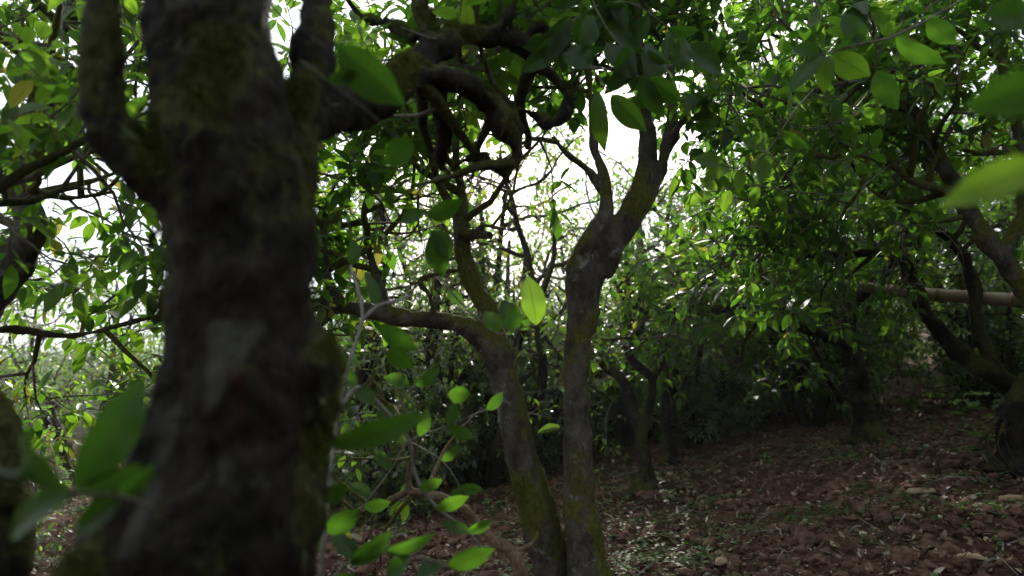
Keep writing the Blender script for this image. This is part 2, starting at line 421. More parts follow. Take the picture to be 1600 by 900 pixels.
# ------------------------------------------------------------------ growth
class Tree:
    def __init__(s, seed, prune=None, leaf=0.085, tone=(0.15, 0.75), twig_leaves=7, origin=(0, 0, 0), offset=(0, 0, 0)):
        s.rng = random.Random(seed); s.tw = Tubes(); s.br = Tubes(); s.lv = Leaves()
        s.prune = prune; s.leaf = leaf; s.tone = tone; s.tl = twig_leaves
    def rv(s):
        g = s.rng.gauss
        return unit(np.array([g(0, 1), g(0, 1), g(0, 1)]))
    def walk(s, p, d, length, n, wig, up):
        pts = [np.array(p, float)]; d = unit(np.array(d, float)); st = length / n
        for k in range(n):
            d = unit(d + s.rv() * wig + np.array([0, 0, up]))
            pts.append(pts[-1] + d * st)
        return np.array(pts)
    def side_dir(s, tan, spread, up):
        r = s.rv(); r = r - tan * np.dot(r, tan); r = unit(r)
        return unit(tan * (1 - spread) + r * spread + np.array([0, 0, up]))
    def twig(s, p, d, length, r0):
        if s.prune and not s.prune(p, s.rng): return
        rg = s.rng
        pts = s.walk(p, d, length, 5, 0.28, 0.06)
        if s.prune and not s.prune(pts[-1], s.rng): return
        s.tw.add(pts, np.linspace(r0, r0 * 0.45, len(pts)), 4, close=False)
        n = max(3, int(s.tl * rg.uniform(0.7, 1.25)))
        tb = rg.uniform(*s.tone)
        az = rg.uniform(0, 6.28)
        for k in range(n):
            f = 0.25 + 0.75 * (k + 0.5) / n
            i = min(len(pts) - 2, int(f * (len(pts) - 1))); q = f * (len(pts) - 1) - i
            pos = pts[i] * (1 - q) + pts[i + 1] * q
            tan = unit(pts[i + 1] - pts[i])
            az += 2.4 + rg.uniform(-0.4, 0.4)
            ref = np.cross(tan, [0, 0, 1.0]); ref = unit(ref) if np.linalg.norm(ref) > 0.05 else np.array([1.0, 0, 0])
            sd = ref * math.cos(az) + np.cross(tan, ref) * math.sin(az)
            d_ = unit(tan * 0.55 + sd * 0.9 + np.array([0, 0, rg.uniform(-0.45, 0.1)]))
            nn = np.array([0, 0, 1.0]) + s.rv() * 0.45
            L = s.leaf * rg.uniform(0.5, 1.3)
            tv = min(0.99, max(0, tb + rg.uniform(-0.15, 0.2) + (0.15 if k > n - 3 else 0)))
            if rg.random() < 0.012: tv = 1.0
            s.lv.add(pos + d_ * 0.006, d_, nn, L, L * rg.uniform(0.38, 0.5), tv, rg.uniform(0.05, 0.5), rg.uniform(0.05, 0.4))
    def grow(s, pts, rads, level, cfg, t0=0.25, count=None):
        """spawn sub-branches along a path; cfg: list per level of (count per metre, length, radius, spread, wiggle, up)"""
        rg = s.rng
        seg = np.linalg.norm(np.diff(pts, axis=0), axis=1); tot = seg.sum()
        dens, ln, rd, spread, wig, up = cfg[level]
        n = count if count is not None else max(1, int(tot * (1 - t0) * dens + rg.random()))
        for k in range(n):
            f = t0 + (1 - t0) * (k + rg.random()) / n
            i = min(len(pts) - 2, int(f * (len(pts) - 1))); q = f * (len(pts) - 1) - i
            p = pts[i] * (1 - q) + pts[i + 1] * q
            tan = unit(pts[i + 1] - pts[i])
            d = s.side_dir(tan, spread, up * 0.8)
            L = ln * rg.uniform(0.6, 1.25)
            if level == len(cfg) - 1:
                s.twig(p, d, L, rd)
            else:
                if s.prune and level >= 1 and not s.prune(p, rg): continue
                r0 = min(rd, 0.8 * rads[min(i, len(rads) - 1)])
                m = max(4, int(L / 0.09))
                sub = s.walk(p, d, L, m, wig, up)
                rr = np.linspace(r0, r0 * 0.35, len(sub)) * (1 + 0.25 * np.sin(np.arange(len(sub)) * 1.7 + k))
                if s.prune:
                    keep = len(sub)
                    for j_, q_ in enumerate(sub):
                        if not s.prune(q_, None): keep = j_; break
                    if keep < 3: continue
                    sub = sub[:keep]; rr = np.linspace(rr[0], min(rr[0], 0.0022), keep)
                (s.br if level == 0 else s.tw).add(sub, rr, 7 if level == 0 else 5, close=True)
                s.grow(sub, rr, level + 1, cfg, 0.2)
                if level == len(cfg) - 2: s.twig(sub[-1], sub[-1] - sub[-2], cfg[-1][1], cfg[-1][2])

CFG = [(3.2, 0.75, 0.018, 0.75, 0.34, 0.05), (8.0, 0.36, 0.0065, 0.75, 0.36, 0.04), (17, 0.16, 0.0024, 0.7, 0.3, 0.05)]

def moss_field(V, Nz, seed, amount):
    v = np.empty(len(V))
    for i, p in enumerate(V):
        v[i] = mn.fractal(Vector((p[0] * 5 + seed, p[1] * 5, p[2] * 3.2)), 0.7, 2.0, 3)
    return np.clip(amount + v * 0.5 + 0.28 * np.asarray(Nz), 0, 1)

def organic_mesh(name, paths, mat, off, voxel=0.007, lump=0.006, seed=0, moss=0.3):
    """thick limbs fused into one skin: tubes -> voxel remesh -> lumpy displacement"""
    tb = Tubes()
    for P, r in paths: tb.add(P, r, 14, 0.05, seed)
    me0 = tb.mesh('tmp', mat, off)
    o = bpy.data.objects.new('tmp', me0); COL.objects.link(o)
    rm = o.modifiers.new('r', 'REMESH'); rm.mode = 'VOXEL'; rm.voxel_size = voxel
    sm = o.modifiers.new('s', 'SMOOTH'); sm.iterations = 4; sm.factor = 0.6
    dg = bpy.context.evaluated_depsgraph_get()
    me = bpy.data.meshes.new_from_object(o.evaluated_get(dg))
    bpy.data.objects.remove(o); bpy.data.meshes.remove(me0)
    me.name = name
    n = len(me.vertices)
    V = np.empty(n * 3, np.float32); me.vertices.foreach_get('co', V); V = V.reshape(-1, 3)
    Nm = np.empty(n * 3, np.float32); me.vertex_normals.foreach_get('vector', Nm); Nm = Nm.reshape(-1, 3)
    d = np.empty(n)
    for i in range(n):
        p = V[i]
        d[i] = mn.fractal(Vector((p[0] * 14 + seed, p[1] * 14, p[2] * 9)), 0.8, 2.1, 4)
    V2 = V + Nm * (d * lump)[:, None]
    me.vertices.foreach_set('co', V2.astype(np.float32).ravel())
    ms = moss_field(V, Nm[:, 2], seed, moss)
    a = me.attributes.new('moss', 'FLOAT', 'POINT'); a.data.foreach_set('value', ms.astype(np.float32))
    me.polygons.foreach_set('use_smooth', np.ones(len(me.polygons), bool))
    if not me.materials: me.materials.append(mat)
    else: me.materials[0] = mat
    me.update()
    return me, V2, Nm, ms

def moss_tufts(V, Nm, ms, count, seed, ln=(0.004, 0.013), thr=0.42, width=0.0006, mat=M_MOSS, name='moss', off=(0, 0, 0)):
    rs = np.random.RandomState(seed)
    idx = np.nonzero(ms > thr)[0]
    if len(idx) < 10: return None
    ch = idx[rs.randint(0, len(idx), count)]
    P = V[ch] + rs.normal(0, 0.003, (count, 3)) * 0.6
    D = Nm[ch] + rs.normal(0, 0.55, (count, 3)); D /= np.linalg.norm(D, axis=1, keepdims=True)
    L = rs.uniform(ln[0], ln[1], count)[:, None]
    side = np.cross(D, rs.normal(0, 1, (count, 3))); side /= np.linalg.norm(side, axis=1, keepdims=True) + 1e-9
    mid = P + D * L * 0.55 + side * width * 0.2
    A = P - side * width; B = P + side * width; Cc = P + D * L
    Cc = Cc + rs.normal(0, 0.2, (count, 3)) * L
    VV = np.stack([A, B, mid + side * width, Cc, mid - side * width], 1).reshape(-1, 3)
    k = np.arange(count)[:, None] * 5
    Lp = (k + np.array([0, 1, 2, 3, 4])[None, :]).ravel()
    return make_mesh(name, VV, Lp, np.arange(count) * 5, np.full(count, 5), mat, False)

# pruning: keeps the lens, the two slim trunks and the open soil clear of sprays
def prune(p, rng):
    if p[2] < 0.25: return False
    if p[0] ** 2 + p[1] ** 2 + (p[2] - CAMZ) ** 2 < 0.9 ** 2: return False
    q = proj(p)
    if q is None: return True
    x, y, d = q
    if not (-150 < x < 1750 and -150 < y < 1050): return True
    r = rng.random() if rng else 0.0
    if rng is None and 560 < x < 1000 and 20 < y < 480 and d < (1.6 if x < 880 and y < 300 else 2.75): return False
    if 470 < x < 880 and 30 < y < 290 and d < 1.85 and rng: return r < 0.26
    if 225 < x < 520 and d < 1.4: return False
    if d < 3.0 and 670 < x < 1060 and y > 470: return False
    if d < 2.6 and 690 < x < 1060 and y > 150: return r < 0.2
    if d < 2.0 and 520 < x < 870 and y > 300: return r < 0.25
    if y > 560 and x > 930 and d < 5: return False
    if x > 930 and y > 640: return False
    if d < 3.1 and 670 < x < 800 and 270 < y < 520: return r < 0.12
    if d < 3.2 and 600 < x < 720 and 300 < y < 480: return r < 0.6
    if 740 < x < 1010 and 180 < y < 310: return r < 0.68
    if 520 < x < 740 and y > 560 and d < 3: return r < 0.5
    if x < 250 and y > 520 and d < 2.2: return r < 0.3
    return True

# ------------------------------------------------------------------ ground (one sheet to the horizon)
def build_ground():
    def axis(c, fine, half, far):
        a = list(np.arange(-half, half + 1e-6, fine)); st = fine; v = half; pos = []
        while v < far:
            st *= 1.16; v += st; pos.append(v)
        return c + np.array([-q for q in reversed(pos)] + a + pos)
    X = axis(1.6, 0.024, 3.6, 500); Y = axis(5.2, 0.024, 3.4, 500)
    nx, ny = len(X), len(Y)
    V = np.empty((ny, nx, 3))
    for j, y in enumerate(Y):
        for i, x in enumerate(X): V[j, i] = (x, y, ground_h(x, y))
    V = V.reshape(-1, 3)
    i, j = np.meshgrid(np.arange(nx - 1), np.arange(ny - 1)); a = (j * nx + i).ravel()
    L = np.stack([a, a + 1, a + nx + 1, a + nx], 1).ravel(); n = len(a)
    me = make_mesh('ground', V, L, np.arange(n) * 4, np.full(n, 4), M_SOIL, True)
    tag(link_mesh('ground', me), kind='structure')
build_ground()

# ------------------------------------------------------------------ hero trees
def hero(label, base, paths, crown, mat=M_BARK, voxel=0.007, lump=0.006, moss=0.3, tufts=6000, tuft_len=(0.004, 0.013),
         seed=1, cfg=CFG, leaf=0.085, tone=(0.15, 0.75), group=None, prune_f=prune, tpl=TPL_MID, lichen=0, twig_leaves=7, name='tea_tree', knot=1.0):
    root = empty(name, base); tag(root, label, 'tree', group)
    P = []
    for n_, (c, r) in enumerate(paths):
        q, rr = spline(c, r, 0.03)
        for i in range(len(q)):
            v = [mn.noise(Vector(q[i] * 9.0) + Vector((seed + 17.3 * a_, 31.7 * a_, 0))) for a_ in range(3)]
            big = min(1.0, 0.035 / rr[i])          # thin limbs are knottier than stems
            q[i] += np.array(v) * rr[i] * 0.45 * big * knot
            rr[i] *= 1 + 0.26 * big ** 1.5 * knot * mn.noise(Vector(q[i] * 16.0)) + 0.05 * mn.noise(Vector(q[i] * 7.0))
            if n_ == 0: rr[i] *= 1 + 0.7 * math.exp(-max(0, q[i][2] - base[2] - 0.03) / 0.07)
        P.append((q, rr))
    me, V, Nm, ms = organic_mesh('trunk', P, mat, base, voxel, lump, seed, moss)
    tr = link_mesh('trunk', me, root)
    if tufts:
        m = moss_tufts(V, Nm, ms, tufts, seed, tuft_len)
        if m: link_mesh('moss', m, tr)
    if lichen:
        m = moss_tufts(V, Nm * np.array([1, 1, 0.2]) - np.array([0, 0, 0.9]), np.where(Nm[:, 2] < 0.2, ms + 0.3, 0), lichen, seed + 5, (0.015, 0.05), 0.5, 0.0005, M_LICH)
        if m: link_mesh('beard_lichen', m, tr)
    T = Tree(seed, prune_f, leaf, tone, twig_leaves)
    for (k, t0, cnt) in crown:
        pts, rr = P[k]
        T.grow(pts, rr, 0, cfg, t0, cnt)
    if T.br.V:
        def am(V_): return {'moss': np.clip(0.25 + 0.3 * np.random.RandomState(seed).rand(len(V_)), 0, 1)}
        link_mesh('branches', T.br.mesh('branches', mat, base, am), root)
    if T.tw.V: link_mesh('twigs', T.tw.mesh('twigs', M_TWIG, base), root)
    if T.lv.P: link_mesh('crown', T.lv.mesh('crown', M_LEAFV if tpl is TPL_MID else M_LEAF, tpl, base), root)
    return root, P, T

def px(pts):                       # (x, y, depth) pixel list -> points
    return [at(*p) for p in pts]
def gb(x, y):                      # a base point on the ground
    return (x, y, ground_h(x, y) - 0.03)

# near thick trunk (C)
c0 = at(300, 900, 0.95)
baseC = (c0[0] - 0.02, 0.97, ground_h(c0[0], 0.97) - 0.05)
CP = [
    ([np.array(baseC), at(285, 1180, 0.96), at(330, 900, 0.95), at(376, 640, 0.95), at(372, 480, 0.95), at(362, 300, 0.95), at(342, 120, 0.95), at(330, -120, 0.97)],
     [0.20, 0.17, 0.145, 0.108, 0.096, 0.096, 0.088, 0.08]),
    ([at(330, 330, 0.93), at(235, 265, 0.90), at(170, 205, 0.88), at(158, 80, 0.87), at(150, -150, 0.86)], [0.042, 0.038, 0.029, 0.018, 0.017]),
    ([at(420, 320, 1.0), at(465, 190, 1.03), at(490, 80, 1.06), at(505, -120, 1.12)], [0.06, 0.040, 0.033, 0.028]),
    ([at(420, 200, 1.08), at(500, 170, 1.22), at(570, 163, 1.38), at(625, 125, 1.55), at(672, 85, 1.70)], [0.05, 0.050, 0.050, 0.045, 0.042]),
    ([at(672, 88, 1.70), at(664, 40, 1.75), at(655, -10, 1.8), at(650, -150, 1.95)], [0.036, 0.026, 0.022, 0.018]),
    ([at(672, 80, 1.70), at(720, 60, 1.76), at(770, 58, 1.85), at(812, 68, 1.92), at(838, 92, 1.97), at(850, 100, 2.0)], [0.036, 0.028, 0.026, 0.026, 0.032, 0.020]),
    ([at(812, 70, 1.92), at(830, 45, 1.95), at(850, 42, 1.97), at(866, 62, 2.0)], [0.016, 0.014, 0.013, 0.012]),
    ([at(625, 118, 1.55), at(680, 118, 1.62), at(730, 136, 1.68), at(768, 172, 1.72), at(793, 205, 1.74), at(806, 240, 1.75), at(790, 272, 1.75), at(768, 256, 1.76), at(735, 246, 1.80), at(705, 268, 1.85), at(690, 285, 1.9)],
     [0.042, 0.034, 0.031, 0.029, 0.025, 0.019, 0.016, 0.014, 0.011, 0.009, 0.006]),
    ([at(688, 125, 1.66), at(690, 170, 1.70), at(694, 220, 1.74), at(688, 262, 1.80)], [0.020, 0.020, 0.018, 0.012]),
    ([at(806, 240, 1.75), at(810, 205, 1.8), at(806, 172, 1.85), at(835, 178, 1.87), at(858, 192, 1.88), at(880, 180, 1.9), at(889, 152, 1.92), at(872, 126, 1.95), at(846, 100, 1.98)], [0.010, 0.012, 0.013, 0.015, 0.017, 0.018, 0.014, 0.012, 0.016]),
    ([at(889, 152, 1.92), at(905, 120, 1.95), at(915, 80, 2.0)], [0.009, 0.007, 0.005]),
    ([at(740, 62, 1.8), at(775, 48, 1.82), at(800, 14, 1.85), at(815, -40, 1.9)], [0.014, 0.012, 0.011, 0.009]),
    ([at(645, 60, 1.74), at(610, 38, 1.9), at(570, 30, 2.0), at(545, 5, 2.1)], [0.012, 0.010, 0.008, 0.006]),
    ([at(140, 880, 0.85), at(160, 850, 0.88), at(230, 850, 0.92)], [0.03, 0.045, 0.06]),
    ([at(300, 560, 0.92), at(268, 650, 0.89), at(215, 760, 0.86), at(150, 870, 0.84), at(90, 990, 0.82), at(60, 1150, 0.85)], [0.035, 0.036, 0.036, 0.042, 0.05, 0.06]),
    ([at(470, 640, 0.95), at(488, 590, 0.94), at(460, 530, 0.95)], [0.045, 0.052, 0.03]),
]
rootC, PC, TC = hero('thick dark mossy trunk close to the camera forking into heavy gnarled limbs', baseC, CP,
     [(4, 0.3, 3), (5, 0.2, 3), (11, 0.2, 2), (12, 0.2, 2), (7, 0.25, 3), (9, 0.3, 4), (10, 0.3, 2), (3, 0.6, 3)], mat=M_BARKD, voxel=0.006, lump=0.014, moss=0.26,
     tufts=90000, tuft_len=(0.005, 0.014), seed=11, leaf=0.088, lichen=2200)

def scar_marks():
    tr = [c for c in rootC.children if c.name.startswith('trunk')][0]; me = tr.data
    n = len(me.vertices); V = np.empty(n * 3, np.float32); me.vertices.foreach_get('co', V); V = V.reshape(-1, 3) + np.array(baseC)
    A = np.zeros(n); B = np.zeros(n)
    for i, p in enumerate(V):
        if p[1] > 0.97 or p[2] > 1.3: continue
        x, y, d = proj(p); e = 0.35 * mn.noise(Vector(p * 45.0))
        t_ = (y - 510) / 120.0                       # cut wood: a wedge that narrows downwards
        if -0.1 < t_ < 1.1:
            cx = 368 - 38 * t_; hw = 48 * (1 - 0.72 * max(0, t_)) ** 1.2
            A[i] = max(0, min(1, (1.15 - abs((x - cx) / max(hw, 4)) + e - 2.5 * max(0, -t_) - 1.5 * max(0, t_ - .9)) * 2.5))
        t2 = (y - 585) / 120.0
        if 0 < t2 < 1: B[i] = max(0, min(1, (1 - abs(x - (372 - 10 * t2)) / 22 + e) * 2)) * (1 - t2)
        t3 = (y - 640) / 230.0                       # worn pale streak down the left flank
        if 0 < t3 < 1: A[i] = max(A[i], 0.7 * max(0, min(1, (1 - abs(x - (275 - 75 * t3)) / 20 + 1.6 * e) * 1.5)))
    for k, arr in (('scar', A), ('red', B)):
        at_ = me.attributes.new(k, 'FLOAT', 'POINT'); at_.data.foreach_set('value', arr.astype(np.float32))
scar_marks()

# tree A: leaning trunk with a long level limb to the left
DA = 2.75
bA = at(885, 985, DA - 0.05)
baseA = (bA[0], bA[1], ground_h(bA[0], bA[1]) - 0.04)
AP = [
    ([np.array(baseA), at(866, 905, DA), at(838, 800, DA), at(812, 700, DA), at(792, 610, DA), at(775, 560, DA), at(752, 524, DA), at(715, 505, DA), at(660, 500, DA), at(605, 494, DA), at(560, 482, DA), at(500, 476, DA + 0.03), at(400, 470, DA + 0.1), at(300, 440, DA + 0.2)],
     [0.105, 0.078, 0.071, 0.063, 0.060, 0.059, 0.048, 0.040, 0.037, 0.038, 0.032, 0.027, 0.023, 0.018]),
    ([at(785, 560, DA), at(766, 500, DA + 0.03), at(742, 450, DA + 0.06), at(727, 400, DA + 0.1), at(719, 350, DA + 0.14), at(722, 300, DA + 0.2), at(712, 240, DA + 0.25), at(720, 150, DA + 0.4)],
     [0.05, 0.040, 0.037, 0.036, 0.034, 0.022, 0.018, 0.012]),
    ([at(722, 368, DA + 0.1), at(745, 366, DA + 0.05), at(768, 368, DA)], [0.03, 0.022, 0.019]),
    ([at(742, 364, DA + 0.05), at(755, 352, DA), at(775, 356, DA - 0.02), at(800, 360, DA - 0.03)], [0.012, 0.011, 0.008, 0.005]),
    ([at(605, 492, DA), at(596, 455, DA + 0.05), at(580, 400, DA + 0.1), at(570, 330, DA + 0.2), at(590, 250, DA + 0.3)], [0.032, 0.022, 0.019, 0.015, 0.010]),
    ([at(545, 482, DA), at(520, 455, DA + 0.05), at(508, 410, DA + 0.08), at(505, 360, DA + 0.12), at(515, 300, DA + 0.2)], [0.026, 0.022, 0.018, 0.015, 0.011]),
    ([at(672, 500, DA), at(676, 480, DA - 0.03), at(668, 455, DA - 0.03), at(655, 440, DA), at(690, 425, DA + 0.06), at(730, 420, DA + 0.1)], [0.011, 0.011, 0.010, 0.013, 0.011, 0.012]),
    ([at(560, 300, DA + 0.2), at(620, 300, DA + 0.2), at(690, 310, DA + 0.2)], [0.009, 0.008, 0.006]),
]
rootA, PA, TA = hero('slim leaning trunk with a long level limb reaching left behind the thick trunk', baseA, AP,
     [(0, 0.62, 7), (1, 0.4, 8), (4, 0.2, 6), (5, 0.2, 6), (3, 0.4, 1), (7, 0.1, 2)], mat=M_BARK, seed=23, moss=0.22, tufts=7000, lump=0.006, leaf=0.095, tone=(0.2, 0.8), lichen=900)

# tree B: upright trunk that forks at its mossy shoulder
DB = 2.65
bB = at(925, 985, DB - 0.03)
baseB = (bB[0], bB[1], ground_h(bB[0], bB[1]) - 0.04)
BP = [
    ([np.array(baseB), at(916, 900, DB), at(908, 800, DB), at(901, 700, DB), at(900, 620, DB), at(903, 560, DB), at(909, 485, DB), at(918, 430, DB), at(926, 400, DB)],
     [0.10, 0.076, 0.064, 0.056, 0.051, 0.050, 0.060, 0.074, 0.058]),
    ([at(934, 425, DB), at(964, 370, DB), at(990, 325, DB), at(1006, 280, DB + 0.02), at(1012, 240, DB + 0.04), at(1010, 195, DB + 0.06), at(1001, 140, DB + 0.1), at(995, 60, DB + 0.15), at(1000, -60, DB + 0.2), at(985, -250, DB + 0.3)],
     [0.058, 0.055, 0.050, 0.045, 0.040, 0.031, 0.029, 0.026, 0.022, 0.014]),
    ([at(900, 425, DB), at(918, 378, DB - 0.03), at(944, 338, DB), at(950, 305, DB + 0.04), at(940, 262, DB + 0.1), at(929, 225, DB + 0.12), at(924, 180, DB + 0.15), at(915, 60, DB + 0.2), at(905, -80, DB + 0.3)],
     [0.046, 0.038, 0.031, 0.026, 0.022, 0.018, 0.015, 0.012, 0.008]),
    ([at(948, 300, DB + 0.06), at(912, 262, DB + 0.05), at(885, 240, DB), at(862, 212, DB)], [0.020, 0.016, 0.014, 0.009]),
    ([at(1000, 330, DB), at(1024, 285, DB + 0.03), at(1041, 238, DB + 0.08), at(1050, 190, DB + 0.1), at(1050, 150, DB + 0.12), at(1050, 60, DB + 0.15), at(1075, -60, DB + 0.2)],
     [0.03, 0.027, 0.027, 0.025, 0.020, 0.014, 0.010]),
    ([at(1048, 222, DB + 0.08), at(1058, 200, DB + 0.02), at(1072, 184, DB)], [0.022, 0.018, 0.015]),
]
rootB, PB, TB = hero('upright slim trunk with a mossy yellow shoulder forking into a wide V', baseB, BP,
     [(1, 0.55, 10), (2, 0.5, 6), (3, 0.6, 2), (4, 0.45, 6)], mat=M_BARK, seed=37, moss=0.20, tufts=7000, lump=0.0055, leaf=0.105, tone=(0.05, 0.5), lichen=600)

# tree I: bent grey trunk at the left edge
DI = 2.3
bI = (-2.05, 2.2)
baseI = (bI[0], bI[1], ground_h(*bI) - 0.04)
IP = [
    ([np.array(baseI), np.array([-2.0, 2.25, 0.6]), at(-70, 540, DI), at(-5, 440, DI), at(42, 385, DI), at(45, 330, DI), at(32, 275, DI), at(75, 240, DI), at(115, 205, DI + 0.05), at(140, 120, DI + 0.2), at(110, 0, DI + 0.3), at(130, -150, DI + 0.5)],
     [0.11, 0.085, 0.08, 0.068, 0.055, 0.048, 0.045, 0.034, 0.026, 0.022, 0.018, 0.012]),
    ([at(-10, 250, DI - 0.1), at(40, 290, DI - 0.15), at(100, 308, DI - 0.1), at(180, 300, DI)], [0.014, 0.014, 0.012, 0.008]),
    ([at(75, 240, DI), at(50, 180, DI), at(52, 120, DI + 0.05), at(35, 40, DI + 0.2), at(60, -80, DI + 0.4)], [0.022, 0.017, 0.014, 0.011, 0.008]),
    ([at(-60, 530, DI), at(10, 515, DI + 0.1), at(110, 525, DI + 0.2), at(200, 505, DI + 0.3), at(300, 480, DI + 0.5)], [0.02, 0.013, 0.011, 0.009, 0.006]),
]
hero('bent grey trunk with peeling rings at the left edge of the picture', baseI, IP,
     [(0, 0.5, 14), (1, 0.2, 4), (2, 0.2, 6), (3, 0.15, 5)], mat=M_BARK, seed=51, moss=0.25, tufts=3000, leaf=0.08, tone=(0.3, 0.85))

# tree J: dark trunk low in the left corner
bJ = at(5, 900, 1.25)
baseJ = (bJ[0], bJ[1], ground_h(bJ[0], bJ[1]) - 0.04)
hero('dark blurred mossy stub trunk in the lower left corner', baseJ,
     [([np.array(baseJ), at(8, 900, 1.25), at(10, 760, 1.25), at(5, 680, 1.26), at(-30, 620, 1.3), at(-120, 560, 1.4), at(-200, 460, 1.5), at(-220, 250, 1.7)], [0.055, 0.040, 0.034, 0.030, 0.028, 0.026, 0.022, 0.018])],
     [(0, 0.7, 4)], mat=M_BARKD, seed=61, moss=0.4, tufts=5000, lump=0.008, leaf=0.08)

# low brown branching shrub stem between the thick trunk and tree A
bK = at(815, 930, 2.45)
baseK = (bK[0], bK[1], ground_h(bK[0], bK[1]) - 0.04)
DK = 2.45
hero('low tan stem arching left from the foot of the leaning trunk', baseK,
     [([np.array(baseK), at(812, 890, DK), at(770, 845, DK), at(735, 805, DK), at(700, 780, DK), at(660, 770, DK), at(636, 768, DK), at(590, 790, DK), at(530, 806, DK - 0.05), at(470, 830, DK - 0.1)],
       [0.034, 0.026, 0.018, 0.016, 0.015, 0.013, 0.012, 0.010, 0.008, 0.006]),
      ([at(640, 768, DK), at(638, 735, DK), at(648, 700, DK - 0.1), at(630, 655, DK - 0.25), at(590, 620, DK - 0.4), at(560, 602, DK - 0.5)], [0.012, 0.010, 0.008, 0.006, 0.005, 0.004]),
      ([at(668, 772, DK), at(680, 735, DK + 0.1), at(700, 695, DK + 0.2), at(730, 660, DK + 0.3), at(762, 630, DK + 0.4)], [0.010, 0.009, 0.008, 0.006, 0.004]),
      ([at(790, 868, DK), at(830, 850, DK + 0.1), at(840, 830, DK + 0.15)], [0.012, 0.008, 0.005])],
     [(0, 0.2, 13), (1, 0.2, 5), (2, 0.2, 6)], mat=M_BARKR, seed=71, moss=0.05, tufts=0, lump=0.002, voxel=0.005, leaf=0.07, tone=(0.55, 0.95),
     cfg=[(2.0, 0.35, 0.008, 0.7, 0.35, 0.05), (6, 0.2, 0.004, 0.7, 0.3, 0.05), (9, 0.12, 0.002, 0.7, 0.3, 0.05)], name='tea_shrub')

# trees D: forked mid-distance trees in the soil
def ground_at(pxx, pyy):
    lo = None
    for k in range(20, 400):
        d = k * 0.05; p = at(pxx, pyy, d)
        if p[2] < base_h(p[0], p[1]): return p[0], p[1]
    return at(pxx, pyy, 12)[:2]
CFG_D = [(3.5, 0.7, 0.016, 0.75, 0.38, 0.03), (8.0, 0.34, 0.006, 0.75, 0.36, 0.03), (12, 0.16, 0.0024, 0.7, 0.3, 0.05)]
g1 = ground_at(1012, 780); D1 = g1[1]
hero('mossy forked little tree with a crooked left arm standing behind the upright trunk', gb(*g1),
     [([np.array(gb(*g1)), at(1010, 740, D1), at(1000, 680, D1), at(990, 640, D1), at(978, 600, D1), at(950, 575, D1), at(932, 562, D1)], [0.07, 0.052, 0.042, 0.038, 0.036, 0.032, 0.02]),
      ([at(1000, 690, D1), at(1012, 640, D1 + .05), at(1018, 590, D1 + .1), at(985, 560, D1 + .1), at(995, 520, D1 + .1), at(1012, 490, D1 + .1), at(980, 475, D1 + .1), at(960, 440, D1 + .2)], [0.04, 0.034, 0.03, 0.028, 0.024, 0.020, 0.018, 0.012]),
      ([at(1018, 600, D1 + .1), at(1035, 560, D1 + .15), at(1050, 500, D1 + .2), at(1090, 470, D1 + .2), at(1130, 400, D1 + .3), at(1120, 330, D1 + .4)], [0.026, 0.022, 0.02, 0.018, 0.014, 0.01]),
      ([at(990, 778, D1), at(990, 745, D1), at(988, 738, D1)], [0.03, 0.025, 0.02])],
     [(1, 0.5, 7), (2, 0.35, 8), (0, 0.85, 2)], mat=M_BARKD, seed=83, voxel=0.009, moss=0.22, tufts=3000, lump=0.008, cfg=CFG_D, tone=(0.25, 0.85), tpl=TPL_MID)
g2 = ground_at(1047, 722); D2 = g2[1]
hero('thin crooked tree just behind the mossy forked one', gb(*g2),
     [([np.array(gb(*g2)), at(1043, 690, D2), at(1040, 640, D2), at(1038, 590, D2), at(1030, 540, D2), at(1055, 490, D2), at(1060, 420, D2), at(1040, 340, D2 + .2)], [0.07, 0.05, 0.04, 0.035, 0.032, 0.028, 0.02, 0.014]),
      ([at(1046, 715, D2), at(1062, 670, D2 + .05), at(1060, 620, D2 + .1), at(1085, 570, D2 + .2), at(1110, 520, D2 + .3), at(1170, 470, D2 + .5)], [0.035, 0.025, 0.022, 0.02, 0.016, 0.012])],
     [(0, 0.55, 9), (1, 0.5, 8)], mat=M_BARKD, seed=89, voxel=0.01, moss=0.18, tufts=0, lump=0.008, cfg=CFG_D, tone=(0.25, 0.85), tpl=TPL_MID)

# right side: E (soil), F leaning limbs, G upper right, H right edge
g3 = ground_at(1358, 690); D3 = g3[1]
hero('stout dark trunk rising from the soil under the dense canopy on the right', gb(*g3),
     [([np.array(gb(*g3)), at(1352, 650, D3), at(1340, 590, D3), at(1330, 530, D3), at(1322, 470, D3), at(1290, 400, D3), at(1250, 320, D3), at(1240, 200, D3 + .2), at(1200, 60, D3 + .4)], [0.11, 0.085, 0.08, 0.075, 0.065, 0.05, 0.04, 0.03, 0.018]),
      ([at(1330, 540, D3), at(1250, 510, D3 - .3), at(1170, 480, D3 - .6), at(1090, 490, D3 - .8), at(1040, 480, D3 - .9)], [0.05, 0.04, 0.032, 0.024, 0.016]),
      ([at(1325, 480, D3), at(1400, 400, D3 - .2), at(1420, 300, D3 - .2), at(1400, 150, D3), at(1420, 0, D3)], [0.05, 0.04, 0.035, 0.03, 0.02]),
      ([at(1345, 640, D3), at(1300, 600, D3 - .1), at(1270, 540, D3 - .2), at(1230, 470, D3 - .3), at(1150, 400, D3 - .5), at(1110, 300, D3 - .5)], [0.02, 0.018, 0.016, 0.014, 0.012, 0.01])],
     [(0, 0.45, 14), (1, 0.25, 8), (2, 0.25, 10), (3, 0.5, 6)], mat=M_BARKD, seed=97, voxel=0.012, moss=0.18, tufts=0, lump=0.012, cfg=CFG_D, tone=(0.05, 0.6), tpl=TPL_MID, leaf=0.09)
DF = 4.1
bF = at(1680, 700, DF)
